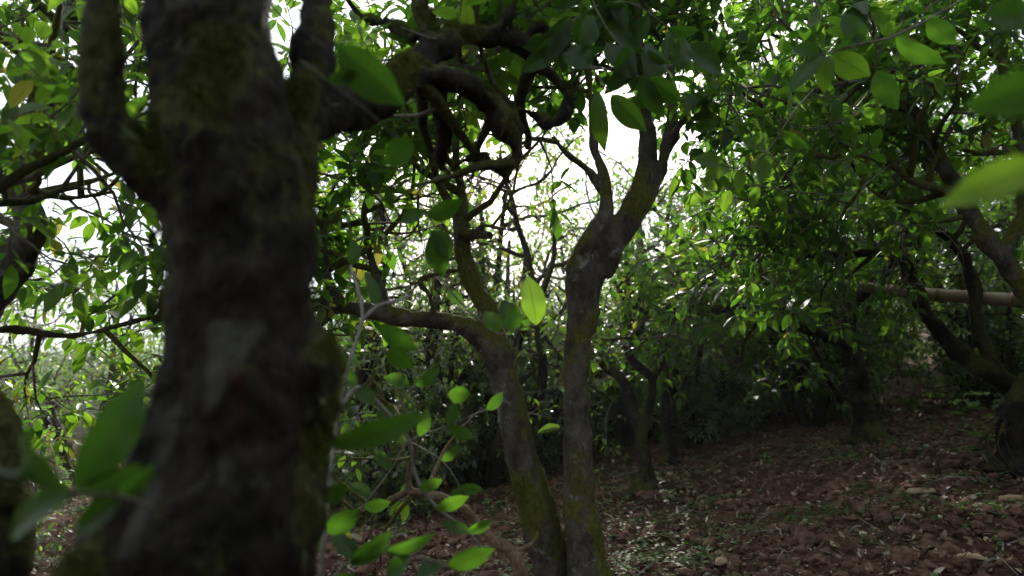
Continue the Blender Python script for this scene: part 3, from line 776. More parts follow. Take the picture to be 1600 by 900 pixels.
hero('dark limb leaning left across the right side below the bamboo pole', gb(bF[0], bF[1]),
     [([np.array(gb(bF[0], bF[1])), at(1640, 650, DF), at(1575, 600, DF), at(1510, 560, DF), at(1455, 500, DF), at(1425, 440, DF), at(1405, 400, DF), at(1330, 395, DF), at(1250, 400, DF - .1), at(1180, 380, DF - .2)],
       [0.08, 0.066, 0.060, 0.054, 0.045, 0.038, 0.033, 0.026, 0.02, 0.014]),
      ([at(1560, 590, DF), at(1530, 520, DF), at(1520, 450, DF), at(1490, 380, DF), at(1380, 300, DF), at(1300, 220, DF), at(1250, 100, DF)], [0.05, 0.04, 0.035, 0.03, 0.025, 0.02, 0.014])],
     [(0, 0.5, 11), (1, 0.3, 15)], mat=M_BARKD, seed=101, voxel=0.011, moss=0.3, tufts=3000, lump=0.01, cfg=CFG_D, tone=(0.05, 0.6), leaf=0.085, lichen=1200)
DG = 3.4
bG = at(1700, 700, DG)
hero('arching mottled trunk crossing the upper right corner area', gb(bG[0], bG[1]),
     [([np.array(gb(bG[0], bG[1])), at(1660, 560, DG), at(1610, 460, DG), at(1560, 400, DG), at(1525, 345, DG), at(1490, 290, DG), at(1455, 225, DG), at(1430, 180, DG), at(1390, 100, DG), at(1340, 0, DG + .2), at(1300, -150, DG + .3)],
       [0.075, 0.060, 0.052, 0.046, 0.042, 0.039, 0.036, 0.027, 0.022, 0.017, 0.012]),
      ([at(1515, 310, DG), at(1440, 290, DG), at(1390, 255, DG), at(1330, 240, DG - .1), at(1230, 250, DG - .2)], [0.03, 0.024, 0.02, 0.015, 0.01]),
      ([at(1560, 400, DG), at(1600, 330, DG), at(1590, 200, DG), at(1560, 50, DG), at(1580, -100, DG)], [0.04, 0.032, 0.028, 0.022, 0.014]),
      ([at(1430, 180, DG), at(1350, 130, DG - .1), at(1260, 145, DG - .2), at(1180, 180, DG - .2), at(1110, 160, DG - .2)], [0.02, 0.016, 0.013, 0.01, 0.006])],
     [(0, 0.4, 17), (1, 0.2, 9), (2, 0.2, 14), (3, 0.2, 10)], mat=M_BARK, seed=103, voxel=0.009, moss=0.35, tufts=5000, lump=0.008, tone=(0.05, 0.65), leaf=0.088, lichen=1500)

gH = ground_at(1592, 738); DH = gH[1]
hero('mossy stump like trunk at the right edge with a few dangling roots', gb(*gH),
     [([np.array(gb(*gH)), at(1588, 700, DH), at(1578, 660, DH), at(1590, 620, DH), at(1640, 560, DH), at(1700, 430, DH)], [0.12, 0.085, 0.07, 0.065, 0.055, 0.04])] +
     [([at(1590 - k * 14, 735 - 3 * k, DH - 0.15 - 0.04 * k), at(1575 - k * 15, 700, DH - 0.1), at(1570 - k * 13 + 6 * (k % 2), 668 + 4 * k, DH - 0.08), at(1585 - k * 6, 640, DH)], [0.010, 0.009, 0.008, 0.007]) for k in range(4)],
     [], mat=M_BARKD, seed=107, voxel=0.008, moss=0.12, tufts=0, lump=0.008)
# ------------------------------------------------------------------ haze
HAZE = 0.0015
def haze():
    import bmesh
    bm = bmesh.new(); bmesh.ops.create_cube(bm, size=1)
    for v in bm.verts: v.co = Vector((v.co.x * 1200, v.co.y * 1200, -2.2 + (v.co.z + 0.5) * 16))
    me = bpy.data.meshes.new('haze'); bm.to_mesh(me); bm.free()
    m, t, o = newmat('haze_air')
    pv = N(t, 'ShaderNodeVolumePrincipled'); pv.inputs['Color'].default_value = (0.9, 0.93, 0.95, 1); pv.inputs['Density'].default_value = HAZE
    pv.inputs['Anisotropy'].default_value = 0.5
    t.links.new(pv.outputs[0], o.inputs['Volume']); me.materials.append(m)
    tag(link_mesh('haze', me), 'thin bright haze in the air', 'haze', kind='stuff')
if HAZE: haze()

# ------------------------------------------------------------------ background trees (prototypes and copies)
def proto_tree(name, label, seed, height, radius, stems, lm=None, tone=(0.1, 0.62), leafN=7, leaf=0.085, low=0.3, cfg=None):
    rg = random.Random(seed)
    root = empty(name, (0, 0, 0)); tag(root, label, 'tree', 'tea trees standing further off')
    T = Tree(seed, None, leaf, tone, leafN)
    trunk = Tubes(); paths = []
    for k in range(stems):
        a = k * 6.283 / stems + rg.uniform(-0.4, 0.4)
        d = np.array([math.cos(a) * 0.5, math.sin(a) * 0.5, 0.9])
        st = np.array([math.cos(a) * 0.05, math.sin(a) * 0.05, -0.15])
        L = height * rg.uniform(0.75, 0.95)
        pts = T.walk(st, d, L, 16, 0.22, 0.10)
        # keep the crown inside its radius
        rr = np.hypot(pts[:, 0], pts[:, 1]); f = np.where(rr > radius * 0.7, radius * 0.7 / np.maximum(rr, 1e-6), 1)
        pts[:, 0] *= f; pts[:, 1] *= f
        rad = np.linspace(0.075, 0.018, len(pts)) * rg.uniform(0.8, 1.1)
        P2, R2 = spline(list(pts), list(rad), 0.06)
        trunk.add(P2, R2, 9, 0.10, seed + k); paths.append((P2, R2))
    cf = cfg or [(4.2, radius * 0.62, 0.02, 0.8, 0.33, 0.02), (6.5, 0.42, 0.008, 0.75, 0.36, 0.02), (10, 0.18, 0.003, 0.7, 0.3, 0.04)]
    for P2, R2 in paths: T.grow(P2, R2, 0, cf, low)
    am = lambda V_: {'moss': np.clip(0.25 + 0.25 * np.sin(V_[:, 2] * 7 + V_[:, 0] * 9), 0, 1)}
    link_mesh('trunk', trunk.mesh('trunk', M_BARKD, (0, 0, 0), am), root)
    link_mesh('branches', T.br.mesh('branches', M_BARKD, (0, 0, 0), am), root)
    link_mesh('twigs', T.tw.mesh('twigs', M_TWIG), root)
    link_mesh('crown', T.lv.mesh('crown', lm or M_LEAF, TPL_LOW), root)
    print(name, 'leaves', len(T.lv.P))
    return root
def copy_tree(src, loc, rz, s, label):
    r = src.copy(); COL.objects.link(r); r.location = loc; r.rotation_euler = (0, 0, rz); r.scale = s
    r['label'] = label
    for ch in list(src.children):
        c = ch.copy(); COL.objects.link(c); c.parent = r
    return r
P1 = proto_tree('tea_tree', 'x', 201, 3.6, 1.7, 4, leafN=11, leaf=0.078)
P2 = proto_tree('tea_tree', 'x', 202, 3.2, 1.5, 5, leafN=11, leaf=0.078)
SH = proto_tree('tea_shrub', 'x', 203, 1.9, 1.1, 8, lm=M_UNDER, tone=(0.1, 0.85), low=0.04, leaf=0.07, leafN=9, cfg=[(7.5, 0.5, 0.010, 0.85, 0.38, -0.04), (8, 0.3, 0.005, 0.75, 0.36, 0.02), (11, 0.14, 0.0022, 0.7, 0.3, 0.04)])
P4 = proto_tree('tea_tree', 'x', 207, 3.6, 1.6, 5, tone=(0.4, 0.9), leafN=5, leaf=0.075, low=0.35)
PROTO = {1: P1, 2: P2, 3: SH, 4: P4}
used = set()
def put(kind, x, y, rz, s, label, sz=None):
    loc = (x, y, base_h(x, y) - 0.02); sv = (s, s, sz or s)
    if kind not in used:
        used.add(kind); r = PROTO[kind]; r.location = loc; r.rotation_euler = (0, 0, rz); r.scale = sv; r['label'] = label
    else: copy_tree(PROTO[kind], loc, rz, sv, label)
TREES = [
    (1, 4.9, 6.6, 0.3, 1.15, 'dense dark tree behind the right end of the bamboo pole'),
    (2, 6.2, 8.6, 1.3, 1.3, 'tall dense tree far back at the right edge beyond the soil slope'),
    (1, 3.9, 9.0, 2.2, 1.25, 'leafy tree directly behind the stout dark trunk'),
    (2, 2.1, 9.2, 3.9, 0.8, 'light green leafy tree closing the end of the soil clearing'),
    (1, 7.6, 5.9, 4.4, 1.2, 'dark tree partly cut off by the right edge'),
    (2, 4.3, 3.2, 5.1, 1.1, 'leafy tree just outside the right edge whose crown hangs in'),
    (3, 0.9, 8.2, 0.6, 1.15, 'low bushy shrub behind the thin crooked tree'),
    (3, 2.6, 8.0, 2.6, 1.2, 'low sunlit shrub at the far edge of the soil'),
    (3, -0.35, 6.6, 1.9, 1.1, 'low dark green shrub seen between the two slim trunks'),
    (3, -1.5, 6.0, 4.0, 1.0, 'low shrub glossy with light seen left of the leaning trunk'),
    (3, -2.9, 7.2, 5.2, 1.1, 'broad shrub seen between the thick trunk and the level limb'),
    (2, -1.0, 10.5, 0.2, 0.75, 'small airy tree against the bright sky behind the V fork'),
    (4, 0.4, 12.0, 3.0, 0.78, 'distant airy tree right of the V fork'),
    (4, -3.2, 11.0, 2.0, 0.75, 'distant airy tree seen under the hooked limb'),
    (4, -5.2, 8.5, 5.5, 0.8, 'pale leafy tree behind the level limb on the left'),
    (4, -4.8, 5.6, 4.1, 0.85, 'bright leafy tree behind the bent grey trunk'),
    (3, -3.2, 4.0, 3.3, 0.75, 'low bright shrub behind the big drooping leaf'),
    (3, -5.6, 7.0, 0.9, 0.8, 'low shrub at the front of the pale shrub field'),
    (1, 2.5, 12.5, 5.9, 0.85, 'tall tree far behind the end of the clearing'),
    (2, 5.2, 12.8, 0.9, 1.3, 'tall tree farthest back on the rising slope'),
    (1, 8.5, 12.0, 2.9, 1.3, 'large dark tree on the slope far right'),
    (3, 5.4, 10.2, 4.9, 1.2, 'dark undergrowth shrub under the tall trees on the slope'),
    (3, 3.6, 10.8, 1.1, 1.2, 'undergrowth shrub behind the stout dark trunk'),
    (3, 7.2, 8.0, 3.1, 1.1, 'dark undergrowth shrub near the right edge below the bamboo pole'),
    (1, -1.9, -2.3, 1.0, 1.35, 'unseen leafy tree added behind the camera to the left'),  # unseen trees behind the camera, added to block sky light from the rear
    (2, 1.5, -2.3, 2.0, 1.35, 'unseen leafy tree added behind the camera to the right'),
    (1, 3.6, 0.6, 4.0, 1.1, 'leafy tree standing beside the camera on the right'),
    (4, -1.0, 6.4, 2.1, 1.0, 'airy tree whose top shows between the hooked limb and the V fork'),
    (4, -0.15, 6.3, 1.0, 0.95, 'airy sunlit tree seen through the V fork'),
    (4, -1.5, 8.2, 2.9, 1.0, 'airy sunlit tree left of the leaning trunk'),
    (4, 1.2, 7.4, 4.2, 1.0, 'airy yellow green tree right of the V fork'),
    (2, 3.0, 6.9, 0.7, 0.85, 'low armed tea tree hanging over the back of the soil beside the stout trunk'),
    (3, 4.9, 4.6, 1.2, 1.15, 'dark leafy shrub inside the tangle at the right edge'),
    (3, 0.3, 7.0, 3.4, 0.85, 'low fine leaved shrub just right of the upright slim trunk'),
    (3, 1.9, 6.9, 2.0, 0.8, 'small bright shrub at the far left corner of the soil'),
    (3, -0.9, 5.2, 5.0, 0.5, 'knee high shrub low between the leaning trunk and the tan stem'),
    (3, 4.4, 6.3, 2.2, 0.9, 'dark shrub right behind the foot of the stout dark trunk'),
    (3, 3.3, 7.6, 1.0, 1.0, 'dark shrub left behind the stout dark trunk'),
    (3, 5.6, 5.2, 3.3, 0.95, 'dark shrub beside the leaning limb at the right edge'),
    (3, 1.5, 9.6, 4.2, 1.3, 'tall shrub closing the gap behind the two crooked trees'),
    (3, -4.4, 9.0, 1.4, 1.0, 'pale shrub in the front row of the shrub field'),
    (2, 0.0, -2.4, 0.4, 1.4, 'unseen leafy tree added straight behind the camera'),  # from here on, more unseen growth added to shade the near trunk
    (1, 3.4, -3.0, 5.4, 1.3, 'large unseen tree added further behind the camera on the right'),
    (3, -1.0, -1.2, 5.4, 1.2, 'unseen shrub added behind the camera on the left'),
    (3, 1.2, -1.4, 1.4, 1.2, 'unseen shrub added behind the camera on the right'),
    (1, 0.2, -5.0, 3.4, 1.8, 'unseen tree added farthest behind the camera'),
]
for k, x, y, rz, s, lab in TREES: put(k, x, y, rz, s, lab)

# far shrub field: one sea of shrubs nobody could count
def shrub_field():
    rs = np.random.RandomState(5); lv = Leaves(); tb = Tubes()
    n = 0
    while n < 340:
        d = 9 + 60 * rs.rand() ** 1.3; a = rs.uniform(-0.95, 0.85)
        x = math.tan(a) * d; y = d
        if y < 9.5 and x > -7: continue
        if y < 14 and x > -6: continue
        n += 1
        zb = base_h(x, y); h = rs.uniform(1.3, 1.9) * (1 + 0.004 * d); r = rs.uniform(0.9, 1.5)
        big = 1 + d / 18
        m = int(900 / big ** 1.3)
        for k in range(m):
            th = rs.uniform(0, 6.283); ph = math.acos(rs.uniform(-0.2, 1)); rr = r * rs.uniform(0.7, 1.05)
            q = np.array([x + rr * math.sin(ph) * math.cos(th), y + rr * math.sin(ph) * math.sin(th), zb + 0.15 + (h - 0.15) * (0.25 + 0.75 * math.cos(ph)) * rs.uniform(0.85, 1.08)])
            L = 0.08 * big ** 0.75 * rs.uniform(0.7, 1.3)
            lv.add(q, rs.normal(0, 1, 3) + [0, 0, 0.4], np.array([0, 0, 1.0]) + rs.normal(0, 0.5, 3), L, L * 0.45, rs.uniform(0.3, 0.95), 0.3, 0.2)
            if k % 4 == 0:
                e = q + rs.normal(0, 0.12, 3) * big ** 0.5 + [0, 0, 0.1]
                tb.add(np.array([[x + (q[0] - x) * 0.5, y + (q[1] - y) * 0.5, zb + (q[2] - zb) * 0.6], q, e]), [0.012, 0.007, 0.003], 3, close=False)
    o = link_mesh('shrub_field', lv.mesh('shrub_field', M_FIELD, TPL_LOW)); tag(o, 'sea of sunlit tea shrubs receding to the horizon', 'shrubs', kind='stuff')
    o = link_mesh('shrub_field_stems', tb.mesh('shrub_field_stems', M_PALE)); tag(o, 'pale twiggy stems throughout the far tea shrubs', 'stems', kind='stuff')
shrub_field()

# ------------------------------------------------------------------ foreground sprays with individual leaves
def spray(label, group, twigs, leaves, tw_r=0.0022, mat=None, name='leafy_branch', base=None):
    p0 = at(*twigs[0][0]); root = empty(name, p0); tag(root, label, 'branch', group)
    for k, tw in enumerate(twigs):
        P = px(tw); P_, r_ = spline(P, list(np.linspace(tw_r, tw_r * 0.6, len(P))), 0.02)
        t_ = Tubes(); t_.add(P_, r_, 7, 0.12, k)
        link_mesh('twig', t_.mesh('twig', mat or M_TWIG, p0), root)
    rg = random.Random(len(label) * 7 + 1)
    for (bx, by, tx, ty, wd, dep, tone, *ex) in leaves:
        roll = ex[0] if ex else 0.35; dd = ex[1] if len(ex) > 1 else 0.0
        a = at(bx, by, dep); b = at(tx, ty, dep + dd)
        D = b - a; L = np.linalg.norm(D); W = wd / FPX * dep
        view = unit(np.array([0, 0, CAMZ]) - a)
        side = unit(np.cross(D, view))
        nn = view * math.cos(roll) + side * math.sin(roll)
        W = W / max(0.5, abs(math.cos(roll)))
        if nn[2] < 0 and rg.random() < 0.9: pass
        lv = Leaves(); lv.add(a, D, nn, L * 1.06, W * rg.uniform(0.8, 1.0), min(1, max(0, tone * 0.9 + rg.uniform(-.06, .06))), rg.uniform(0.1, 0.55), rg.uniform(0.1, 0.45))
        link_mesh('leaf', lv.mesh('leaf', M_LEAFV, TPL_HI, p0, wave=0.035), root)
        # short stalk joining leaf and nearest twig
    return root
spray('blurred twig with a big drooping dark leaf at lower left before the pale field', None,
      [[(-95, 640, 1.32), (-110, 690, 0.95), (-40, 720, 0.72), (60, 752, 0.71), (118, 768, 0.70), (190, 775, 0.72), (260, 800, 0.78)]],
      [(118, 765, 236, 598, 76, 0.70, 0.25, 0.3, 0.03), (118, 770, 212, 742, 36, 0.71, 0.35), (112, 772, -10, 700, 46, 0.69, 0.1, -0.9),
       (110, 772, -30, 835, 52, 0.66, 0.35, 0.5), (125, 772, 40, 790, 34, 0.7, 0.2), (190, 778, 110, 835, 40, 0.72, 0.2), (188, 775, 240, 735, 34, 0.74, 0.25), (60, 755, 5, 715, 30, 0.7, 0.1, 1.0)])
spray('twig with one long slender green leaf beside the thick trunk', None,
      [[(490, 720, 0.98), (500, 700, 0.98), (514, 692, 0.98), (560, 655, 1.02)], [(470, 770, 0.95), (495, 712, 0.97)]],
      [(512, 694, 674, 660, 44, 0.98, 0.3, 0.35, 0.03), (505, 700, 470, 740, 30, 0.98, 0.2), (500, 780, 540, 760, 36, 1.0, 0.15, 0.5)])
spray('thin drooping twig hanging with two dark leaves below the mossy heavy limb', None,
      [[(470, 95, 0.98), (510, 125, 0.98), (570, 170, 1.0), (612, 208, 1.02), (632, 222, 1.02)]],
      [(528, 72, 624, 162, 84, 0.98, 0.25, 0.25, 0.02), (646, 222, 596, 256, 48, 1.02, 0.4, 0.2), (512, 125, 560, 118, 26, 0.98, 0.1)], tw_r=0.0016)
spray('twig bearing one upright bright leaf and a round brown leaf between the trunks', None,
      [[(674, 492, 2.72), (676, 440, 2.2), (690, 440, 1.75), (722, 475, 1.73), (755, 505, 1.72), (778, 522, 1.7), (800, 515, 1.7), (836, 508, 1.7)]],
      [(838, 508, 828, 428, 42, 1.7, 0.92, 0.2), (800, 520, 790, 468, 40, 1.72, 0.05, 0.6), (778, 520, 760, 482, 30, 1.72, 0.7), (812, 514, 832, 500, 18, 1.7, 0.5), (722, 476, 700, 452, 20, 1.75, 0.4)], tw_r=0.003)
spray('pale forked shoot rising in front of the level limb with broad leaves', None,
      [[(492, 1310, 1.5), (495, 1080, 1.5), (500, 900, 1.5), (508, 830, 1.5), (516, 740, 1.5), (530, 640, 1.52), (545, 570, 1.54), (566, 500, 1.56), (560, 455, 1.58), (548, 415, 1.6)],
       [(566, 500, 1.56), (590, 478, 1.6), (622, 470, 1.65), (640, 462, 1.7)], [(530, 640, 1.52), (560, 605, 1.55), (600, 640, 1.6), (640, 690, 1.65), (648, 740, 1.7), (680, 790, 1.72), (730, 830, 1.75), (755, 862, 1.78)]],
      [(594, 510, 648, 548, 36, 1.56, 0.37, 0.4), (606, 545, 640, 578, 30, 1.58, 0.31), (585, 632, 552, 600, 26, 1.54, 0.28), (560, 600, 508, 575, 30, 1.54, 0.25), (545, 570, 492, 540, 30, 1.54, 0.22, 0.5),
       (548, 415, 560, 370, 24, 1.6, 0.31), (590, 478, 578, 425, 22, 1.6, 0.34), (700, 615, 735, 620, 28, 1.6, 0.4), (680, 795, 732, 780, 24, 1.7, 0.46), (730, 830, 770, 818, 20, 1.7, 0.5), (655, 765, 690, 752, 22, 1.7, 0.53),
       (735, 832, 690, 815, 22, 1.72, 0.43), (508, 830, 560, 800, 34, 1.5, 0.19), (504, 860, 470, 830, 30, 1.5, 0.15), (516, 740, 480, 700, 28, 1.5, 0.12)], tw_r=0.0052, mat=M_PALE)
spray('low blurred twig of dark leaves at the bottom beside the thick trunk', None,
      [[(440, 1050, 1.0), (470, 1000, 1.15), (500, 930, 1.25), (545, 880, 1.28), (600, 862, 1.3), (650, 870, 1.32), (700, 885, 1.35), (760, 900, 1.4)]],
      [(690, 885, 640, 905, 34, 1.32, 0.19, 1.1), (700, 884, 770, 862, 32, 1.34, 0.25, 0.5), (545, 880, 612, 838, 34, 1.28, 0.25, 0.6), (600, 862, 682, 852, 22, 1.3, 0.19, 0.6), (560, 876, 520, 830, 30, 1.28, 0.12), (640, 868, 600, 905, 28, 1.3, 0.28), (515, 910, 560, 905, 26, 1.26, 0.19)], tw_r=0.003)
spray('green leafy shoot low between the tan stem and the leaning trunk', None,
      [[(560, 798, 2.42), (545, 815, 2.2), (560, 800, 2.0), (610, 735, 2.0), (640, 690, 2.0), (700, 665, 2.05), (760, 640, 2.1)], [(640, 690, 2.0), (620, 640, 2.0), (650, 600, 2.02)], [(640, 690, 2.0), (690, 720, 2.0), (720, 760, 2.0)]],
      [(610, 735, 585, 700, 22, 2.0, 0.31), (640, 690, 600, 672, 20, 2.0, 0.25), (655, 682, 672, 640, 22, 2.0, 0.34), (700, 665, 738, 688, 20, 2.05, 0.28), (700, 665, 712, 628, 20, 2.05, 0.25), (640, 600, 600, 588, 24, 2.0, 0.37),
       (650, 602, 690, 580, 22, 2.0, 0.28), (620, 640, 585, 655, 20, 2.0, 0.25), (690, 720, 722, 700, 20, 2.0, 0.34), (720, 760, 755, 770, 22, 2.0, 0.28), (720, 760, 700, 800, 20, 2.0, 0.25), (580, 775, 545, 750, 24, 2.0, 0.19), (568, 790, 610, 790, 22, 2.0, 0.4), (760, 640, 790, 615, 18, 2.1, 0.28)], tw_r=0.003)
spray('dark pair of overlapping leaves hanging beside the leaning trunk', None,
      [[(704, 268, 1.86), (670, 285, 1.9), (650, 305, 1.9), (665, 330, 1.88), (680, 355, 1.86), (686, 372, 1.86)]],
      [(680, 362, 686, 432, 44, 1.86, 0.2, 0.3), (676, 360, 706, 400, 38, 1.88, 0.35, -0.3), (668, 338, 722, 316, 34, 1.86, 0.3, 0.5), (664, 330, 624, 344, 26, 1.9, 0.45)], tw_r=0.003)
spray('twig of large hanging leaves lit from behind above the V fork', None,
      [[(914, 82, 2.0), (900, 70, 1.8), (905, 75, 1.72), (925, 105, 1.7), (945, 135, 1.7), (955, 145, 1.7)], [(925, 105, 1.7), (960, 110, 1.72), (1010, 120, 1.75), (1050, 100, 1.8)]],
      [(934, 142, 934, 232, 38, 1.7, 0.6, 0.3), (955, 148, 1006, 204, 46, 1.7, 0.6, 0.25), (960, 112, 1000, 82, 48, 1.7, 0.15, 0.4), (1010, 120, 1040, 60, 56, 1.74, 0.15, 0.4), (1012, 122, 1062, 158, 40, 1.74, 0.25),
       (925, 105, 880, 75, 44, 1.7, 0.1, 0.5), (905, 70, 940, 20, 46, 1.68, 0.15, 0.4), (1000, 118, 1030, 185, 38, 1.74, 0.3), (1048, 100, 1090, 60, 44, 1.8, 0.2), (970, 112, 952, 60, 40, 1.72, 0.1, 0.4)], tw_r=0.0035)
def dark_cluster():
    rg = random.Random(77); tw = [[(905, -60, 1.8), (930, 10, 1.78), (960, 60, 1.76), (1000, 95, 1.75)], [(930, 10, 1.78), (985, 5, 1.8), (1040, 40, 1.82), (1070, 75, 1.85)], [(930, 10, 1.78), (890, 40, 1.8), (872, 90, 1.82)]]
    lv = []
    for t_ in tw:
        for k in range(9):
            f = rg.random() * (len(t_) - 1.001); i = int(f); q = f - i
            x, y, d = [t_[i][j] * (1 - q) + t_[i + 1][j] * q for j in range(3)]
            a = rg.uniform(0.1, 3.0); L = rg.uniform(48, 78)
            lv.append((x, y, x + math.cos(a) * L, y + math.sin(a) * L * 0.9, L * rg.uniform(0.42, 0.52), d, rg.uniform(0.0, 0.22), rg.uniform(-0.7, 0.7), rg.uniform(-0.03, 0.03)))
    spray('crowded twigs of overlapping dark leaves in front of the top of the V fork', None, tw, lv, tw_r=0.003)
dark_cluster()
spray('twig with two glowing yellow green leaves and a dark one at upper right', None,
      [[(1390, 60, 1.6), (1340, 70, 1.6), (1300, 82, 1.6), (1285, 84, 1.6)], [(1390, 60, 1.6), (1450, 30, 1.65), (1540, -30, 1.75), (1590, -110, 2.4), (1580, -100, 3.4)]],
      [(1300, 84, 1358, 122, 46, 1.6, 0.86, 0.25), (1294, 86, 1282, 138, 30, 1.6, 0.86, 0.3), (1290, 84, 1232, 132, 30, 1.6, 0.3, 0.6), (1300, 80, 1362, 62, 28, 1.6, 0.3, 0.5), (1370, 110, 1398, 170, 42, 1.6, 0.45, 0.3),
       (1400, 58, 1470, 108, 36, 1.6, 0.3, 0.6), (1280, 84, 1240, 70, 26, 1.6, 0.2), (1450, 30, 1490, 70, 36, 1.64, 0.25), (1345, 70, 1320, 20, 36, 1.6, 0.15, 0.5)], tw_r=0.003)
spray('strongly blurred twig with huge near leaves at the right edge', None,
      [[(2300, 1500, 0.75), (2000, 900, 0.7), (1780, 480, 0.65), (1660, 330, 0.62), (1630, 290, 0.6), (1615, 200, 0.6), (1620, 100, 0.62), (1600, 20, 0.66), (1560, -40, 0.7)]],
      [(1640, 252, 1492, 300, 76, 0.60, 0.95, 0.2, 0.0), (1640, 130, 1520, 165, 88, 0.62, 0.3, -0.1, 0.0), (1615, 30, 1545, 20, 60, 0.66, 0.15, 0.5)], tw_r=0.002)
spray('thin twig ending in small bright leaves below the sky gap', None,
      [[(1262, 146, 3.2), (1270, 140, 2.6), (1240, 175, 2.2), (1200, 235, 2.2), (1160, 262, 2.2), (1130, 258, 2.2)]],
      [(1130, 258, 1085, 240, 28, 2.2, 0.7, 0.5), (1160, 262, 1150, 300, 20, 2.2, 0.8), (1140, 258, 1100, 280, 22, 2.2, 0.85), (1200, 235, 1188, 285, 24, 2.2, 0.6), (1200, 232, 1160, 215, 22, 2.2, 0.75), (1222, 205, 1262, 235, 24, 2.2, 0.5)], tw_r=0.003)
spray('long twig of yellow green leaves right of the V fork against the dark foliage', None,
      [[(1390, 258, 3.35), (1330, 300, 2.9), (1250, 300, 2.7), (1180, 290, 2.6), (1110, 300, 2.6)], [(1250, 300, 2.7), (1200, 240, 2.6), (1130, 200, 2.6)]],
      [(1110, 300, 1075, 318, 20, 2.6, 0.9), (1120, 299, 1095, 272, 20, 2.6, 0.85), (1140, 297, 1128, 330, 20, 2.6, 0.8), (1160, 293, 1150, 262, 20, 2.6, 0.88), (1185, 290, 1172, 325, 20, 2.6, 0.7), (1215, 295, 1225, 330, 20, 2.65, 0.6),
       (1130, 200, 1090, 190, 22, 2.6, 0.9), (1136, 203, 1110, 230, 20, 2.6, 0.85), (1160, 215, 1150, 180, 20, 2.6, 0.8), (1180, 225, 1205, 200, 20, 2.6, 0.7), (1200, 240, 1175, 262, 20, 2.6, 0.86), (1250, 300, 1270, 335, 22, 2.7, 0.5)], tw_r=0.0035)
spray('short stalk with a single bright oval leaf between the two slim trunks', None,
      [[(905, 690, 2.5), (885, 674, 2.45), (876, 668, 2.4)]], [(876, 668, 838, 668, 14, 2.4, 0.85, 0.7)], tw_r=0.002)

# ------------------------------------------------------------------ bamboo pole
def bamboo():
    A = at(1190, 425, 5.4); B = at(1600, 470, 4.65)
    root = empty('bamboo_pole', A); tag(root, 'long pale bamboo pole lying across branches on the right', 'pole')
    n = 60; ts = np.linspace(0, 1, n); P = A[None] * (1 - ts)[:, None] + B[None] * ts[:, None]; P[:, 2] -= 0.03 * np.sin(ts * math.pi)
    L = np.linalg.norm(B - A); rad = np.full(n, 0.042) * (0.8 + 0.35 * ts)
    t_ = Tubes(); t_.add(P, rad, 16, 0.012, 3); m = simple_noise_mat('bamboo', (0.13, 0.09, 0.055), (0.33, 0.25, 0.165), 12, 0.5, 0.2)
    link_mesh('culm', t_.mesh('culm', m, A), root)
    m2 = simple_noise_mat('bamboo_node', (0.10, 0.06, 0.035), (0.2, 0.13, 0.08), 30, 0.6)
    for f in (0.12, 0.27, 0.42, 0.56, 0.70, 0.84, 0.96):
        c = A * (1 - f) + B * f; c[2] -= 0.03 * math.sin(f * math.pi); d = unit(B - A); r = 0.042 * (0.8 + 0.35 * f)
        t2 = Tubes(); t2.add(np.array([c - d * 0.012, c - d * 0.004, c + d * 0.004, c + d * 0.012]), [r * 1.0, r * 1.09, r * 1.09, r * 1.0], 16)
        link_mesh('node_ring', t2.mesh('node_ring', m2, A), root)
bamboo()

# ------------------------------------------------------------------ litter, clods, weeds, blossoms
rs = np.random.RandomState(9)
def clods():
    import bmesh
    bm = bmesh.new(); bmesh.ops.create_icosphere(bm, subdivisions=3, radius=1)
    BV = np.array([v.co[:] for v in bm.verts]); BF = np.array([[v.index for v in f.verts] for f in bm.faces]); bm.free()
    VV, LL = [], []; n = 0
    def make_clod():
        q = rs.randn(3) * 5
        rad = np.array([1 + 0.5 * mn.noise(Vector((v[0] * 1.4 + q[0], v[1] * 1.4 + q[1], v[2] * 1.4 + q[2]))) + 0.38 * mn.noise(Vector((v[0] * 4 + q[0], v[1] * 4, v[2] * 4))) + 0.2 * mn.noise(Vector((v[0] * 9 + q[0], v[1] * 9, v[2] * 9))) for v in BV])
        return rad
    SHP = [make_clod() for _ in range(40)]
    for k in range(17000):
        y = 2.0 + 8.0 * rs.rand() ** 1.25; x = rs.uniform(-0.9 * y * 0.6, 0.85 * y)
        r = 0.005 + 0.032 * rs.rand() ** 4
        rad = SHP[k % 40]
        sc_ = np.array([r * rs.uniform(0.8, 1.4), r * rs.uniform(0.8, 1.4), r * rs.uniform(0.6, 0.95)])
        az = rs.uniform(0, 6.28); RZ = np.array([[math.cos(az), -math.sin(az), 0], [math.sin(az), math.cos(az), 0], [0, 0, 1]])
        V = (BV * rad[:, None] * sc_) @ RZ.T + np.array([x, y, ground_h(x, y) + r * 0.25])
        VV.append(V); LL.append(BF + n); n += len(V)
    L = np.concatenate(LL)
    me = make_mesh('soil_clods', np.concatenate(VV), L.ravel(), np.arange(len(L)) * 3, np.full(len(L), 3), M_CLOD, True)
    tag(link_mesh('soil_clods', me), 'loose lumps of red brown tilled soil', 'soil', kind='stuff')
clods()
